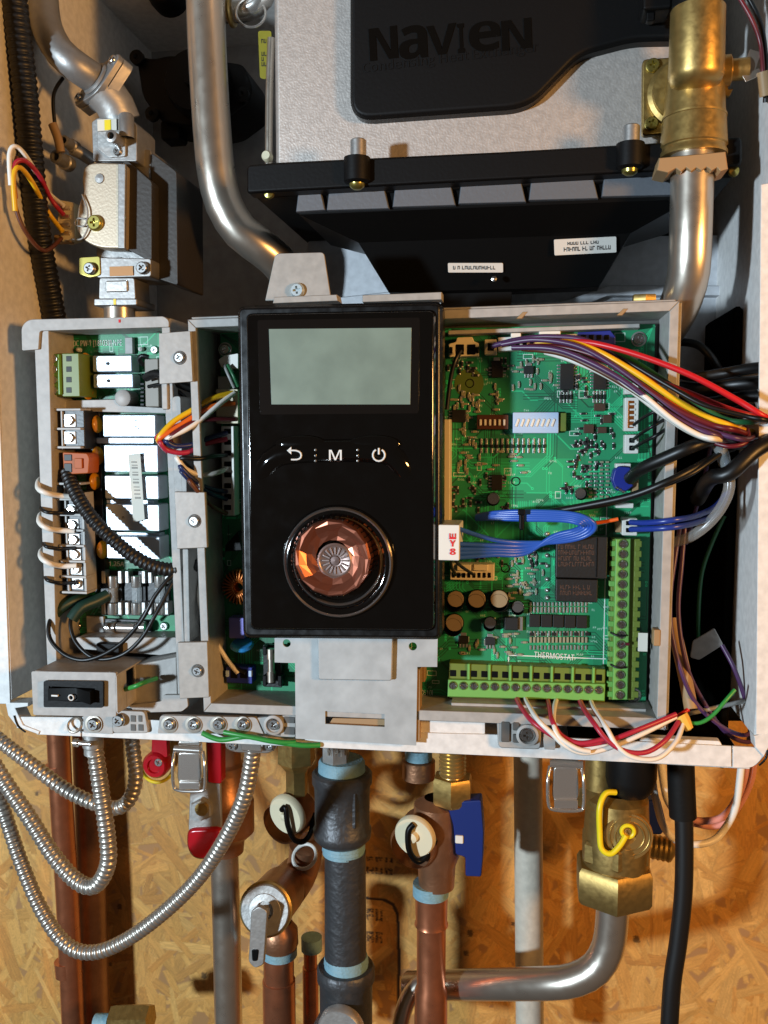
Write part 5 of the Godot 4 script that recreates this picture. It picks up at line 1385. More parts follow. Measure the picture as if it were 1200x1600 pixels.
	al(t, "cap", P(452, 1270, z + 0.008), Vector3(-0.42, -0.16, 1), [[S(33, z), 0], [S(33, z), 0.004], [S(30, z), 0.006], [S(20, z), 0.0055], [0, 0.0055]], M.cream, 32)
	al(t, "cap_stud", P(446, 1274, z + 0.012), Vector3(-0.42, -0.16, 1), [[S(7, z), 0], [S(6, z), 0.004], [0, 0.005]], M.cream, 16)
	tb(t, "strap", [[440, 1266, z + 0.018], [446, 1262, z + 0.02], [450, 1290, z + 0.02], [460, 1312, z + 0.016], [476, 1314, z + 0.008], [487, 1296, z], [488, 1270, z - 0.008]], 4.5, M.cap_black, 8)
	t = thing("relief_valve", "bronze relief valve with a stamped steel end disc and a hanging chrome lever", "relief valve", P(420, 1440, -0.185))
	tb(t, "inlet_elbow", [[478, 1318, -0.235], [476, 1345, -0.24], [466, 1372, -0.235], [452, 1392, -0.215]], 27, M.bronze, 24)
	var d0 := P(462, 1366, -0.262)
	var d1 := P(415, 1421, -0.158)
	var ax := (d1 - d0).normalized()
	var ln := d1.distance_to(d0)
	al(t, "barrel", d0, ax, [[S(28, -0.2), -0.006], [S(31, -0.2), 0.0], [S(33, -0.2), ln * 0.35], [S(40, -0.18), ln * 0.5], [S(41, -0.17), ln * 0.93], [S(43, -0.16), ln * 0.95], [S(43, -0.16), ln - 0.003], [S(40, -0.16), ln]], M.bronze, 40)
	al(t, "brass_rim", d1, ax, [[S(41, -0.16), -0.005], [S(44.5, -0.16), -0.004], [S(44.5, -0.16), 0.0], [S(41, -0.16), 0.001]], M.brass, 40)
	al(t, "steel_disc", d1, ax, [[S(41, -0.158), -0.003], [S(41, -0.158), 0.002], [S(39, -0.158), 0.0032], [S(27, -0.158), 0.003], [S(26, -0.158), 0.0036], [S(15, -0.158), 0.004], [S(13, -0.158), 0.001], [0, 0.001]], M.steel_dull, 40)
	al(t, "lever_boss", P(408, 1428, -0.152), ax, [[S(12, -0.15), 0], [S(11, -0.15), 0.006], [0, 0.007]], M.chrome, 18)
	pr(t, "lever", rp([[392, 1424], [404, 1416], [418, 1424], [412, 1508], [398, 1514], [388, 1504]], 5), -0.140, 0.004, M.steel_dull, 0.001)
	pr(t, "lever_slot", rp([[393, 1484], [404, 1484], [402, 1502], [394, 1502]], 3), -0.1392, 0.002, M.cap_black, 0.0003)
	vl(t, "lower_neck", 437, -0.205, [[1440, 20], [1452, 30], [1474, 31], [1478, 28], [1490, 28], [1490, 0]], M.bronze, 28)
	vl(t, "tape_ring", 437, -0.205, [[1480, 0], [1480, 28.6], [1492, 28.6], [1492, 0]], M.tape, 28)
	ring(t, "white_ring", P(476, 1338, -0.22), Vector3(-0.2, 0.7, 0.7), S(20, -0.22), S(3, -0.22), M.nylon)
	t = thing("copper_drop_pipe", "copper pipe dropping from the relief valve's blue taped neck", "pipe", P(437, 1550, -0.205), "copper pipes on the wall")
	vl(t, "tube", 437, -0.205, [[1488, 25], [1530, 25], [1531, 27], [1640, 27], [1640, 0]], M.copper, 28)
	t = thing("thin_copper_pipe", "thin copper pipe with blue taped top beside the black iron pipe", "pipe", P(488, 1550, -0.24), "copper pipes on the wall")
	vl(t, "tube", 486, -0.24, [[1482, 11], [1510, 11], [1511, 13], [1640, 13], [1640, 0]], M.copper, 20)
	vl(t, "tape_ring", 487, -0.24, [[1464, 0], [1464, 17], [1484, 17], [1484, 0]], M.tape, 20)
	# black iron gas line
	z = -0.17
	t = thing("iron_gas_pipe", "heavy black iron gas pipe with a union and pale blue taped threads in the centre", "gas pipe", P(540, 1400, z))
	var hx := vl(t, "steel_inlet", 525, z + 0.004, hexprof(22, 1150, 1192), M.steel_dull, 6, true)
	txt(hx, "NPT", 524, 1176, z + 0.004 + S(20, z), 26, 12, M.steel, 0.0006, true)
	var tape := [[1186, 0.0], [1186, 34.0], [1190, 37.0], [1210, 38.0], [1210, 0.0]]
	vl(t, "thread_tape", 534, z, tape, M.tape, 30)
	vl(t, "union_coupling", 535, z, [[1204, 0], [1204, 44], [1208, 48], [1222, 48], [1226, 45], [1242, 44], [1290, 44], [1294, 47], [1306, 46], [1314, 38], [1318, 0]], M.iron, 40)
	pr(t, "union_panel", rp([[512, 1238], [556, 1238], [556, 1296], [512, 1296]], 3), z + 0.0185, 0.004, M.iron, 0.001)
	vl(t, "thread_tape", 537, z, [[1312, 0], [1312, 34], [1316, 35], [1317, 33.5], [1321, 35], [1322, 33.5], [1326, 35], [1327, 33.5], [1332, 34], [1332, 0]], M.tape, 30)
	vl(t, "nipple", 540, z, [[1330, 33], [1500, 34], [1500, 0]], M.iron, 36)
	vl(t, "thread_tape", 541, z, [[1492, 0], [1492, 34], [1497, 36], [1498, 34.5], [1503, 36.5], [1504, 35], [1514, 37], [1514, 0]], M.tape, 30)
	vl(t, "tee", 541, z, [[1508, 0], [1508, 44], [1512, 47], [1528, 47], [1534, 43], [1660, 43], [1660, 0]], M.iron, 40)
	al(t, "tee_branch", P(535, 1606, z), Vector3(-0.1, 0, 1), [[S(44, z), 0], [S(44, z), 0.022], [S(40, z), 0.025], [S(37, z), 0.025]], M.iron, 36)
	al(t, "plug", P(534, 1606, z + 0.024), Vector3(-0.1, 0, 1), [[S(37, z), -0.002], [S(37, z), 0.004], [S(34, z), 0.006], [0, 0.006]], M.steel_dull, 32)
	# middle cold-water valve
	z = -0.18
	t = thing("blue_handle_valve", "bronze drain valve with a blue lever and strapped cream cap beside the iron pipe", "valve", P(670, 1330, z))
	var th := [[1150, 0.0], [1150, 20.0]]
	for k in 9:
		th.append([1160 + k * 6, 21.5]); th.append([1163 + k * 6, 19.0])
	th.append([1214, 20.0])
	vl(t, "threaded_nipple", 707, z, th, M.brass_cut, 28)
	vl(t, "hex_nut", 707, z, hexprof(33, 1212, 1254), M.brass, 6, true)
	vl(t, "body", 682, z - 0.004, [[1246, 20], [1256, 36], [1330, 38], [1350, 30], [1384, 28], [1386, 0]], M.bronze, 30)
	al(t, "barrel", P(664, 1296, z - 0.012), Vector3(-0.28, -0.12, 1), [[S(38, z), 0], [S(38, z), 0.026], [S(35, z), 0.028], [S(33, z), 0.03]], M.bronze, 32)
	al(t, "cap", P(650, 1304, z + 0.016), Vector3(-0.28, -0.12, 1), [[S(33, z), 0], [S(33, z), 0.003], [S(31, z), 0.005], [0, 0.005]], M.cream, 32)
	al(t, "cap_stud", P(646, 1306, z + 0.021), Vector3(-0.28, -0.12, 1), [[S(9, z), 0], [S(8, z), 0.004], [0, 0.005]], M.cream, 16)
	tb(t, "strap", [[646, 1288, z + 0.024], [638, 1300, z + 0.025], [640, 1330, z + 0.025], [654, 1346, z + 0.022], [672, 1330, z + 0.018], [684, 1300, z + 0.010], [690, 1270, z]], 5, M.cap_black, 8)
	pr(t, "lever", rp([[697, 1254], [752, 1250], [756, 1300], [755, 1340], [752, 1371], [727, 1370], [727, 1340], [712, 1336], [708, 1290]], 4, 4), z + 0.012, 0.014, M.blue, 0.003)
	bx(t, "stem_end", 711, 1306, 724, 1319, z + 0.0135, 0.006, M.nylon, 0.0008)
	vl(t, "thread_tape", 673, z - 0.004, [[1380, 0], [1380, 28.5], [1398, 28.5], [1398, 0]], M.tape, 28)
	t = thing("copper_supply_pipe", "stout copper pipe with a soldered coupling below the blue handle valve", "pipe", P(673, 1500, z - 0.004), "copper pipes on the wall")
	vl(t, "tube", 673, z - 0.004, [[1394, 26], [1438, 25], [1444, 27], [1446, 23], [1540, 23], [1546, 26], [1640, 27], [1640, 0]], M.copper, 30)
	t = thing("grey_drain_tube", "grey curved steel tube arcing beside the stout copper pipe's foot", "tube", P(630, 1580, -0.20))
	tb(t, "tube", [[622, 1650, -0.2], [626, 1600, -0.2], [638, 1560, -0.205], [660, 1534, -0.21], [690, 1520, -0.22]], 14, M.steel, 18)
	t = thing("grey_fitting", "small grey taped fitting under the flange left of the brass threaded nipple", "fitting", P(654, 1182, -0.21))
	vl(t, "body", 654, -0.21, [[1150, 20], [1186, 20], [1188, 26], [1215, 26], [1215, 0]], M.bronze, 20)
	vl(t, "tape_ring", 654, -0.209, [[1170, 0], [1170, 21.5], [1186, 21.5], [1186, 0]], M.tape, 20)
	# white plastic pipe
	t = thing("white_plastic_pipe", "white plastic drain pipe running straight down the board wall", "pipe", P(826, 1400, -0.25))
	tb(t, "tube", [[824, 1080, -0.25], [826, 1350, -0.25], [828, 1640, -0.25]], 22, M.pvc, 28)
	# big brass valve
	z = -0.15
	t = thing("large_brass_valve", "large brass union valve with a yellow strapped cap and a big hex nut", "valve", P(958, 1330, z))
	vl(t, "upper_neck", 938, z - 0.006, [[1160, 24], [1230, 24], [1240, 34], [1250, 44]], M.brass, 28)
	vl(t, "body", 962, z, [[1236, 30], [1246, 46], [1300, 49], [1312, 51], [1348, 50], [1356, 40], [1356, 0]], M.brass, 36)
	al(t, "cap", P(976, 1294, z + 0.006), Vector3(0.08, 0.05, 1), [[S(36, z), 0], [S(36, z), 0.014], [S(34, z), 0.016], [S(10, z), 0.0165], [S(9, z), 0.015], [0, 0.015]], M.brass_cut, 40)
	vl(t, "hex_collar", 960, z, hexprof(54, 1306, 1340), M.brass, 6, true)
	for q in [[29, 0.0165], [21, 0.0168]]: ring(t, "turned_groove", P(977, 1293, z + 0.006) + Vector3(0.08, 0.05, 1).normalized() * q[1], Vector3(0.08, 0.05, 1), S(q[0], z), 0.0004, M.brass, 36)
	var hn := vl(t, "union_nut", 958, z, hexprof(62, 1346, 1402), M.brass, 6, true)
	tb(t, "yellow_strap", [[962, 1238, z + 0.018], [946, 1240, z + 0.022], [937, 1262, z + 0.026], [937, 1300, z + 0.026], [940, 1326, z + 0.027], [954, 1334, z + 0.028], [968, 1322, z + 0.027], [978, 1306, z + 0.025]], 4.6, M.yellow, 8)
	ring(t, "yellow_ring", P(981, 1299, z + 0.0235), Vector3(0, 0, 1), S(9, z), S(3, z), M.yellow, 24)
	screw(t, 981, 1299, z + 0.022, 6, M.brass_cut)
	t = thing("rubber_boot", "black rubber boot above the large brass valve's cap", "boot", P(985, 1210, z))
	vl(t, "sleeve", 985, z + 0.004, [[1160, 38], [1214, 38], [1230, 34], [1240, 26], [1240, 0]], M.black, 28)
	t = thing("steel_elbow_pipe", "polished steel pipe bending from the big brass nut towards the left", "pipe", P(900, 1500, z))
	tb(t, "tube", [[958, 1390, z], [956, 1440, z], [950, 1480, z], [932, 1512, z], [900, 1530, z], [860, 1536, z - 0.006], [780, 1538, z - 0.032], [700, 1539, z - 0.066], [640, 1540, z - 0.085]], 25, M.steel, 30)
	t = thing("far_blue_valve", "brass valve with a dark blue handle behind the black power cable", "valve", P(1030, 1300, -0.22))
	pr(t, "handle", rp([[1004, 1252], [1032, 1250], [1042, 1290], [1034, 1306], [1008, 1304]], 5), -0.205, 0.012, M.blue, 0.002)
	var tq := [[S(18, -0.22), 0.0]]
	for k in 5:
		tq.append([S(19, -0.22), 0.003 + k * 0.004]); tq.append([S(17, -0.22), 0.005 + k * 0.004])
	tq.append([0.0, 0.026])
	al(t, "threaded_end", P(1008, 1320, -0.22), Vector3(1, -0.1, 0.1), tq, M.brass, 22)
	# cables
	t = thing("power_cable", "thick black power cable hanging from the cabinet over the board wall", "cable", P(1062, 1300, -0.14))
	tb(t, "jacket", [[1064, 1150, -0.14], [1066, 1230, -0.14], [1069, 1300, -0.14], [1068, 1390, -0.14], [1060, 1470, -0.14], [1050, 1540, -0.14], [1044, 1640, -0.14]], 13.5, M.hose, 18)
	tb(t, "grommet_sleeve", [[1063, 1150, -0.14], [1064, 1210, -0.14], [1067, 1276, -0.14]], 20, M.black_soft, 20)
	var g := "white cables looping under the cabinet"
	wire("white cable dropping left of the black power cable's sleeve", M.w.white, [[1020, 1170, -0.17], [1019, 1215, -0.165], [1024, 1252, -0.16], [1036, 1290, -0.16], [1056, 1312, -0.165], [1085, 1320, -0.17], [1112, 1314, -0.175], [1130, 1298, -0.18], [1150, 1260, -0.18], [1160, 1180, -0.18]], 5.5, g, "cable", "cable", 12)
	wire("white cable pair end slanting in front of the blue handle", M.w.white, [[1030, 1170, -0.175], [1034, 1210, -0.172], [1042, 1245, -0.172], [1050, 1262, -0.18]], 6, g, "cable", "cable", 12)
	wire("pinkish white cable arcing highest on the right board wall", M.w.pink, [[1080, 1280, -0.2], [1100, 1284, -0.2], [1128, 1278, -0.2], [1150, 1252, -0.2], [1164, 1215, -0.2], [1168, 1170, -0.2]], 5.5, g, "cable", "cable", 12)
	wire("second pinkish cable beside the arc at the right", M.w.pink, [[1082, 1286, -0.205], [1118, 1290, -0.205], [1146, 1270, -0.205], [1172, 1224, -0.205], [1180, 1170, -0.205]], 5, g, "cable", "cable", 12)

func build_wires() -> void:
	var z := ZM + 0.013
	var g := "coloured harness wires over the main board"
	var hs := [["purple", "purple wire topmost in the harness where it leaves the cream connector", [[768, 541], [808, 531], [860, 525], [920, 534], [985, 578], [1045, 628], [1100, 672], [1130, 682]], 4.2],
		["red", "bright red wire running straightest to the right cabinet edge", [[880, 533], [930, 536], [1000, 556], [1080, 588], [1150, 624], [1200, 654]], 4.6],
		["yellow", "bright yellow wire in the harness arching to the right", [[838, 536], [884, 533], [930, 546], [990, 580], [1050, 622], [1100, 650], [1146, 666]], 4.8],
		["white", "lower white wire sweeping under the coloured harness", [[852, 550], [890, 562], [940, 584], [990, 612], [1036, 648], [1080, 674], [1116, 686]], 4.4],
		["white", "upper white wire crossing between purple wires of the harness", [[892, 546], [930, 566], [972, 594], [1010, 622], [1050, 656], [1092, 680], [1120, 686]], 4.4],
		["maroon", "dark red wire next below the yellow one in the harness", [[826, 541], [880, 542], [940, 562], [1000, 600], [1060, 640], [1110, 664], [1150, 672]], 4.4],
		["green", "dark green wire between the red and yellow harness wires", [[926, 541], [980, 560], [1030, 590], [1080, 624], [1130, 654], [1172, 660]], 4.4],
		["orange", "orange wire half hidden beneath the yellow harness wire", [[846, 541], [900, 544], [950, 566], [1006, 598], [1060, 634], [1112, 660]], 3.8],
		["purple", "second purple wire along the lower side of the harness", [[800, 543], [860, 545], [910, 560], [970, 592], [1030, 636], [1076, 664], [1124, 684]], 4.2],
		["brown", "brown wire between the lower purple and white harness wires", [[816, 545], [870, 551], [920, 570], [980, 604], [1040, 644], [1100, 676]], 4.0],
		["crimson", "crimson wire showing under the purple wires near the blue connector", [[866, 540], [910, 548], [960, 572], [1010, 590], [1070, 612], [1130, 636], [1180, 650]], 4.0],
		["black", "thin black wire beneath the green one in the harness", [[940, 545], [990, 570], [1050, 606], [1100, 632], [1160, 650], [1200, 656]], 3.6],
		["purple", "third purple wire ending in the dark bundle at the right", [[784, 538], [836, 530], [900, 540], [960, 572], [1020, 616], [1070, 652], [1118, 676], [1160, 686]], 4.0]]
	for i in hs.size():
		var q: Array = hs[i]
		var l := []
		for j in q[2].size():
			var f: float = float(j) / (q[2].size() - 1)
			l.append([q[2][j][0], q[2][j][1], z + 0.016 * sin(f * 2.4) + 0.0026 * ((i * 5) % 7) + f * 0.012])
		l.append([l[-1][0] + 26, l[-1][1] - 4 + (i % 3) * 6, -0.05]); l.append([l[-1][0] + 20, l[-1][1] + 4, -0.10])
		wire(q[1], M.w[q[0]], l, q[3], g)
	wire("white wire looping back at the dark bundle's end on the right", M.w.white, [[1116, 682, -0.02], [1144, 672, -0.016], [1164, 660, -0.018], [1196, 660, -0.03]], 3.6)
	wire("maroon wire loop below the end of the harness", M.w.maroon, [[1110, 690, -0.025], [1140, 698, -0.02], [1164, 690, -0.022], [1168, 672, -0.03], [1150, 660, -0.05]], 3.6)
	g = "black wires gathered at the right side"
	var bl := [["thick black cable leaving the blue plug on the main board", [[984, 748, z], [1004, 732, z + 0.012], [1040, 714, z + 0.022], [1082, 698, z + 0.026], [1120, 682, -0.03], [1150, 668, -0.06]], 10.0],
		["long black cable crossing the whole board above the blue ribbon", [[800, 806, z - 0.002], [850, 800, z + 0.006], [920, 789, z + 0.014], [990, 773, z + 0.022], [1050, 750, z + 0.028], [1104, 722, -0.025], [1160, 690, -0.05]], 5.5],
		["thin black cable running just beneath the long black one", [[880, 797, z], [950, 786, z + 0.012], [1020, 764, z + 0.022], [1080, 740, z + 0.026], [1130, 708, -0.03], [1180, 690, -0.05]], 4.0],
		["black sleeved cable slanting down from the cabinet's right edge", [[1210, 686, -0.03], [1176, 706, -0.022], [1140, 738, -0.02], [1110, 748, -0.03], [1090, 780, -0.06]], 12.0],
		["black cable running to the right edge along the top of the dark bundle", [[1062, 584, -0.10], [1090, 588, -0.06], [1130, 584, -0.045], [1170, 576, -0.04], [1212, 572, -0.04]], 8.0],
		["black cable second from the top in the dark bundle", [[1062, 606, -0.10], [1100, 608, -0.065], [1150, 600, -0.05], [1212, 596, -0.045]], 10.0],
		["black cable third from the top in the dark bundle", [[1066, 626, -0.10], [1110, 628, -0.07], [1160, 620, -0.055], [1212, 618, -0.05]], 9.0],
		["black cable lowest in the dark bundle behind the red wire", [[1070, 650, -0.10], [1120, 650, -0.075], [1170, 642, -0.06], [1212, 640, -0.055]], 9.0],
		["dark green black cable curving behind the tray's top right corner", [[1060, 534, -0.10], [1090, 540, -0.09], [1112, 560, -0.085], [1130, 590, -0.09]], 6.0],
		["thin black wire from the lowest white header", [[988, 688, z], [1004, 676, z + 0.012], [1024, 664, z + 0.018], [1050, 650, -0.04], [1080, 640, -0.07]], 2.6],
		["thin black wire beside the one from the lowest white header", [[988, 701, z], [1006, 690, z + 0.012], [1030, 676, z + 0.018], [1056, 660, -0.04], [1086, 648, -0.07]], 2.6],
		["thin black wire from the middle white header", [[990, 664, z], [1006, 652, z + 0.010], [1030, 640, z + 0.014], [1060, 628, -0.05]], 2.4]]
	for q in bl: wire(q[0], M.w.black, q[1], q[2], g, "wire", "wire", 10)
	t_sleeves()
	# blue ribbon doubling back
	g = "blue ribbon wires over the main board"
	for i in 5:
		wire(["topmost strand of the blue ribbon, bending back widest", "second strand of the blue ribbon from the top", "middle strand of the doubled blue ribbon", "fourth strand of the blue ribbon from the top", "lowest strand of the doubled blue ribbon, tightest bend"][i], M.w.blue, [[744, 806 + i * 1.2, z - 0.002], [776, 801 + i * 2.4, z + 0.004 + i * 0.0004], [820, 799 + i * 3.2, z + 0.010], [880, 801 + i * 3.0, z + 0.014], [914 - i * 2, 808 + i * 2.6, z + 0.016], [930 - i * 5, 822, z + 0.014 - i * 0.001], [916 - i * 5, 837 - i * 2, z + 0.010], [880 - i * 4, 846 - i * 2.0, z + 0.007], [820, [848, 853, 858, 861, 865][i], z + 0.006], [770, [843, 852, 858, 862, 867][i], z + 0.016], [716, [826, 850, 858, 864, 871][i], z + 0.034]], 3.6, g)
	part(one("cable_tie", "small black cable tie round the blue ribbon", "cable tie", boxm(S(8, z), S(30, z), 0.007, 0.001), M.cap_black, P(815, 812, z + 0.0108)), "tie_head", boxm(S(11, z), S(9, z), 0.004, 0.0006), M.cap_black, P(815, 800, z + 0.0145))
	for i in 2: wire(["upper dark blue wire leaving the white plug to the right", "lower dark blue wire leaving the white plug to the right"][i], M.w.deepblue, [[986, 816 + i * 11, z + 0.006], [1010, 816 + i * 10, z + 0.018], [1050, 813 + i * 10, z + 0.026], [1090, 804 + i * 12, -0.03], [1122, 788 + i * 12, -0.05], [1138, 760, -0.06], [1134, 720, -0.07]], 4.6, "dark blue wires at the white plug")
	wire("tan wire touching the bend of the blue ribbon", M.w.orange, [[926, 818, z + 0.004], [946, 814, z + 0.004], [966, 811, z + 0.005]], 3.0)
	tb(self, "clear_tube", [[1118, 690, -0.03], [1136, 730, -0.03], [1138, 768, -0.03], [1116, 808, -0.034], [1080, 838, -0.04], [1040, 850, -0.05]], 8, M.clear, 14).set_meta("label", "clear greyish sleeve curving down beside the main board tray")
	get_node("clear_tube").set_meta("category", "tube")
	# right compartment
	g = "dark purple wires hanging right of the tray"
	for q in [["left purple wire hanging beside the main tray's right wall", [[1062, 826, -0.05], [1054, 870, -0.045], [1047, 930, -0.04], [1048, 985, -0.036], [1064, 1050, -0.034], [1090, 1100, -0.035], [1130, 1138, -0.04], [1166, 1148, -0.05], [1178, 1130, -0.06]]],
		["right purple wire hanging parallel to the left one", [[1070, 826, -0.055], [1066, 880, -0.05], [1060, 960, -0.045], [1074, 1040, -0.042], [1100, 1100, -0.045], [1136, 1146, -0.05], [1170, 1160, -0.06], [1182, 1140, -0.07]]],
		["purple wire slanting from the foil tag to the bottom right corner", [[1128, 1008, -0.06], [1146, 1044, -0.055], [1164, 1090, -0.055], [1172, 1130, -0.06], [1170, 1156, -0.07]]]]: wire(q[0], M.w.purple, q[1], 3.4, g)
	wire("faint purple wire dropping from the harness end", M.w.purple, [[1112, 690, -0.06], [1102, 740, -0.07], [1086, 800, -0.075], [1072, 850, -0.08]], 3.0)
	wire("long thin dark green wire in the dark right compartment", M.w.green, [[1132, 806, -0.09], [1112, 850, -0.09], [1096, 900, -0.09], [1090, 970, -0.09], [1092, 1020, -0.10]], 3.2)
	wire("bright green wire end reaching up to the right of the yellow wire nut", M.w.lime, [[1076, 1130, -0.03], [1096, 1130, -0.03], [1114, 1118, -0.03], [1132, 1096, -0.032], [1148, 1078, -0.036]], 3.0)
	wire("grey brown wire passing behind the bright green one", M.w.grey, [[1060, 1118, -0.045], [1100, 1110, -0.045], [1150, 1098, -0.05], [1190, 1090, -0.06]], 3.4)
	tb(self, "shrink_sleeve", [[1050, 968, -0.06], [1062, 1020, -0.05], [1072, 1066, -0.042], [1080, 1108, -0.036]], 10, M.tan, 14).set_meta("label", "tan heat shrink sleeve above the yellow wire nut")
	get_node("shrink_sleeve").set_meta("category", "sleeve")
	one("foil_tag", "crumpled clear tape tag in the dark right compartment", "tag", prism_mb(poly_at(rp([[1082, 1004], [1116, 984], [1130, 1010], [1092, 1034], [1078, 1030]], 3), -0.07)[0], 0.001, 0.0004).done(), M.steel_dull, P(1100, 1010, -0.07))
	one("wire_nut", "small yellow wire nut where the thermostat wires meet", "wire nut", lathem([[0.0042, 0], [0.004, 0.003], [0.0026, 0.009], [0, 0.0098]], 10, true), mk("e0b24a", 0.4), P(1064, 1118, -0.03), "", look(Vector3(0.5, -0.8, 0.3)))
	# thermostat pairs
	g = "red and white thermostat pairs from the lower terminals"
	var zt := ZM + 0.008
	for q in [["crimson", "leftmost crimson wire from the lower green terminals", [[806, 1088, zt], [816, 1104, zt + 0.02], [832, 1126, -0.012], [862, 1148, -0.008], [884, 1158, -0.008], [902, 1164, -0.009], [950, 1158, -0.010], [1000, 1140, -0.014], [1056, 1116, -0.025]]],
		["white", "leftmost white wire from the lower green terminals", [[819, 1089, zt], [828, 1104, zt + 0.02], [842, 1124, -0.011], [862, 1146, -0.007], [882, 1164, -0.006], [910, 1176, -0.008], [950, 1168, -0.011], [1000, 1148, -0.016], [1056, 1120, -0.027]]],
		["crimson", "middle crimson wire from the lower green terminals", [[855, 1091, zt], [858, 1106, zt + 0.02], [864, 1128, -0.012], [878, 1148, -0.009], [906, 1162, -0.007], [948, 1154, -0.008]]],
		["white", "middle white wire from the lower green terminals", [[870, 1091, zt], [867, 1106, zt + 0.02], [866, 1128, -0.012], [874, 1150, -0.007], [900, 1170, -0.005], [922, 1174, -0.006]]],
		["crimson", "rightmost crimson wire making the lowest red loop", [[905, 1092, zt], [912, 1108, zt + 0.02], [928, 1132, -0.012], [950, 1156, -0.007], [976, 1174, -0.006], [1010, 1174, -0.008], [1040, 1156, -0.014], [1060, 1128, -0.026]]],
		["white", "rightmost white wire making the lowest pale loop", [[922, 1093, zt], [930, 1110, zt + 0.02], [946, 1136, -0.011], [966, 1166, -0.006], [990, 1184, -0.005], [1026, 1184, -0.008], [1056, 1160, -0.016], [1068, 1128, -0.028]]]]: wire(q[1], M.w[q[0]], q[2], 4.0, g)
	wire("short red wire curling from the yellow wire nut to the tray", M.w.red, [[1040, 1128, -0.04], [1056, 1120, -0.032], [1076, 1108, -0.034]], 3.2)
	# harness between the two trays
	g = "harness wires between the two trays"
	var zb := -0.032
	for q in [["yellow", "yellow wire arching highest between the trays", [[248, 684], [270, 660], [300, 640], [332, 622], [364, 614]], 4.6],
		["orange", "orange wire under the yellow one between the trays", [[250, 686], [276, 668], [306, 650], [336, 634], [366, 630]], 4.4],
		["white", "white wire crossing the orange one between the trays", [[262, 686], [290, 672], [316, 654], [342, 632], [366, 614]], 4.2],
		["maroon", "dark red wire straightest between the trays", [[266, 684], [296, 664], [330, 656], [366, 655]], 4.0],
		["red", "bright red wire dipping below the orange one between the trays", [[246, 684], [258, 676], [284, 664], [300, 660]], 4.4],
		["crimson", "crimson wire sagging below the navy one between the trays", [[250, 690], [262, 704], [290, 707], [322, 694], [354, 686]], 4.4],
		["navy", "navy wire topmost of the three navy ones between the trays", [[258, 690], [274, 698], [300, 696], [328, 684], [354, 676]], 4.2],
		["black", "black wire running level between the trays", [[284, 716], [310, 716], [334, 713], [354, 711]], 3.8],
		["white", "greyish white wire sagging to the upright connector", [[276, 716], [290, 732], [312, 742], [338, 738], [354, 732]], 4.4],
		["navy", "middle navy wire falling right to the upright connector", [[282, 728], [302, 748], [328, 762], [354, 768]], 3.8],
		["navy", "lowest navy wire falling right to the upright connector", [[284, 736], [304, 756], [330, 772], [354, 780]], 3.8],
		["brown", "brown wire reaching the bottom of the upright connector", [[296, 750], [314, 772], [332, 790], [354, 802]], 3.8]]:
		var l := []
		for j in q[2].size(): l.append([q[2][j][0], q[2][j][1], lerpf(zb + 0.014, ZM + 0.012, pow(float(j) / (q[2].size() - 1), 1.6))])
		var s: Array = q[2][0]
		l.push_front([s[0] + 6, s[1] + 10, -0.03]); l.push_front([s[0] + 18, s[1] + 20, -0.055])
		wire(q[1], M.w[q[0]], l, q[3], g)
	wire("white and green striped wire from the white latch plug", M.w.grey, [[350, 570, -0.042], [358, 588, -0.040], [366, 606, -0.042]], 2.6)
	wire("green wire from the white latch plug", M.w.green, [[356, 570, -0.042], [364, 586, -0.040], [372, 604, -0.042]], 2.8)
	# side board jumpers
	g = "jumper wires at the side board's screw terminals"
	for k in 3:
		wire(["upper white jumper bulging over the side tray's left wall", "middle white jumper bulging over the side tray's left wall", "lowest white jumper bulging over the side tray's left wall"][k], M.w.white, [[114 + k * 3, 776 + k * 54, ZL + 0.027], [96, 774 + k * 55, -0.036], [72 + k * 2, 771 + k * 55, -0.028], [61 + k * 2, 762 + k * 55, -0.03], [62 + k * 2, 750 + k * 55, -0.04], [72 + k * 2, 744 + k * 55, -0.055]], 4.6, g, "wire", "wire", 10)
		wire(["upper black jumper between white ones on the side board", "middle black jumper between white ones on the side board", "lowest black jumper on the side board's screw terminals"][k], M.w.black, [[116 + k * 3, 802 + k * 54, ZL + 0.027], [96, 802 + k * 54, -0.036], [74 + k * 2, 800 + k * 54, -0.029], [64 + k * 3, 794 + k * 54, -0.034], [70, 786 + k * 54, -0.055]], 3.2, g)
	var c := pts([[104, 736, -0.044], [118, 770, -0.036], [144, 810, -0.030], [180, 846, -0.030], [220, 876, -0.032], [262, 890, -0.036], [300, 884, -0.044], [326, 872, -0.06]])
	var o := c[0]
	for i in c.size(): c[i] -= o
	one("split_loom", "black corrugated loom crossing the side board diagonally", "loom", tube_mb(c, S(10.5, -0.033), 14, 0.0031, 0.14).done(), M.hose, o)
	g = "black wires looping at the side board's foot"
	wire("outer black wire looping lowest over the switch box", M.w.black, [[96, 948, -0.05], [78, 970, -0.034], [80, 1000, -0.028], [104, 1024, -0.024], [140, 1030, -0.022], [184, 1008, -0.024], [220, 972, -0.028], [244, 930, -0.03], [272, 896, -0.036], [306, 882, -0.05]], 3.6, g)
	wire("inner black wire looping beside the outer one", M.w.black, [[132, 940, -0.052], [112, 966, -0.036], [118, 1000, -0.03], [146, 1028, -0.026], [186, 1026, -0.025], [220, 1000, -0.026], [248, 950, -0.03], [276, 902, -0.038], [308, 888, -0.052]], 3.4, g)
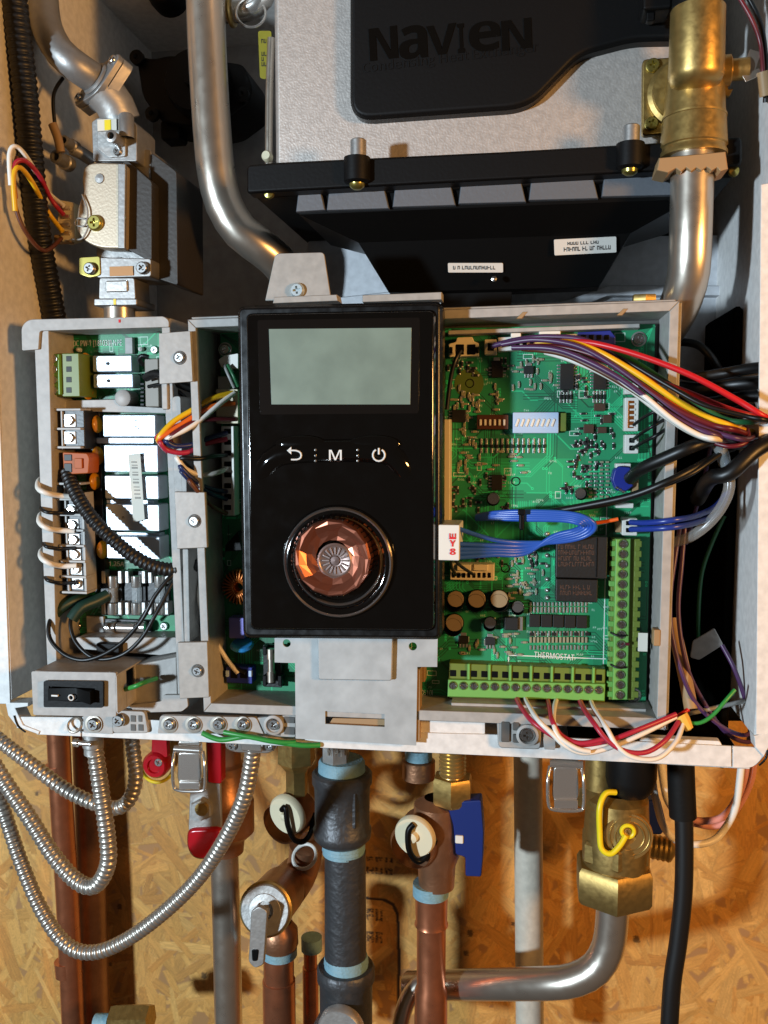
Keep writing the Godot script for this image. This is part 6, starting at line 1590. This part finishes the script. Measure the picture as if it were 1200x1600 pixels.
	wire("black wire running tight along the fuses", M.w.black, [[214, 976, -0.05], [236, 944, -0.046], [256, 912, -0.042], [284, 892, -0.044]], 3.0, g)
	for q in [["longer dark green heat shrink sleeve at the side board's lower left", [[78, 972, -0.038], [92, 952, -0.04], [116, 938, -0.048], [134, 934, -0.056]], 10.0], ["shorter dark green heat shrink sleeve beside the longer one", [[112, 968, -0.038], [126, 950, -0.042], [150, 938, -0.05], [168, 930, -0.056]], 10.0]]:
		wire(q[0], mk("17352d", 0.45), q[1], q[2], "green shrink sleeves", "shrink_sleeve", "sleeve", 12)
	wire("black lead bundle leaving the grey socket towards the hinge tabs", M.w.black, [[228, 590, -0.05], [246, 584, -0.044], [270, 594, -0.04], [296, 606, -0.046], [316, 612, -0.06]], 7.0, "", "wire", "wire", 10)
	wire("thin black lead beside the bundle at the grey socket", M.w.black, [[232, 604, -0.05], [256, 600, -0.044], [284, 616, -0.044], [302, 640, -0.06]], 3.2)
	wire("white wire hanging from behind the lower hinge tabs to the blue plug", M.w.white, [[320, 892, -0.05], [312, 920, -0.045], [313, 950, -0.042], [330, 990, -0.042], [352, 1028, -0.045], [372, 1052, -0.046]], 3.8, "wires to the small blue plug")
	wire("black wire hanging beside the white one to the blue plug", M.w.black, [[306, 950, -0.05], [318, 985, -0.048], [338, 1016, -0.048], [360, 1038, -0.047], [384, 1052, -0.046]], 3.4, "wires to the small blue plug")
	for k in 2: wire(["left black lead dropping from the stamped white plug", "right black lead dropping from the stamped white plug"][k], M.w.black, [[704 + k * 6, 874, z + 0.026], [706 + k * 14, 886, z + 0.014], [712 + k * 28, 898, z]], 2.6)
	wire("black lead from the small cream connector at the board's top edge", M.w.black, [[720, 548, z], [712, 562, z + 0.003], [704, 590, z + 0.002], [698, 640, z]], 3.4)

func t_sleeves() -> void:
	tb(self, "harness_tape", [[1118, 684, -0.03], [1128, 706, -0.03], [1132, 724, -0.034]], 9, M.clear, 12).set_meta("label", "shiny clear tape end under the harness at the right")
	get_node("harness_tape").set_meta("category", "tape")
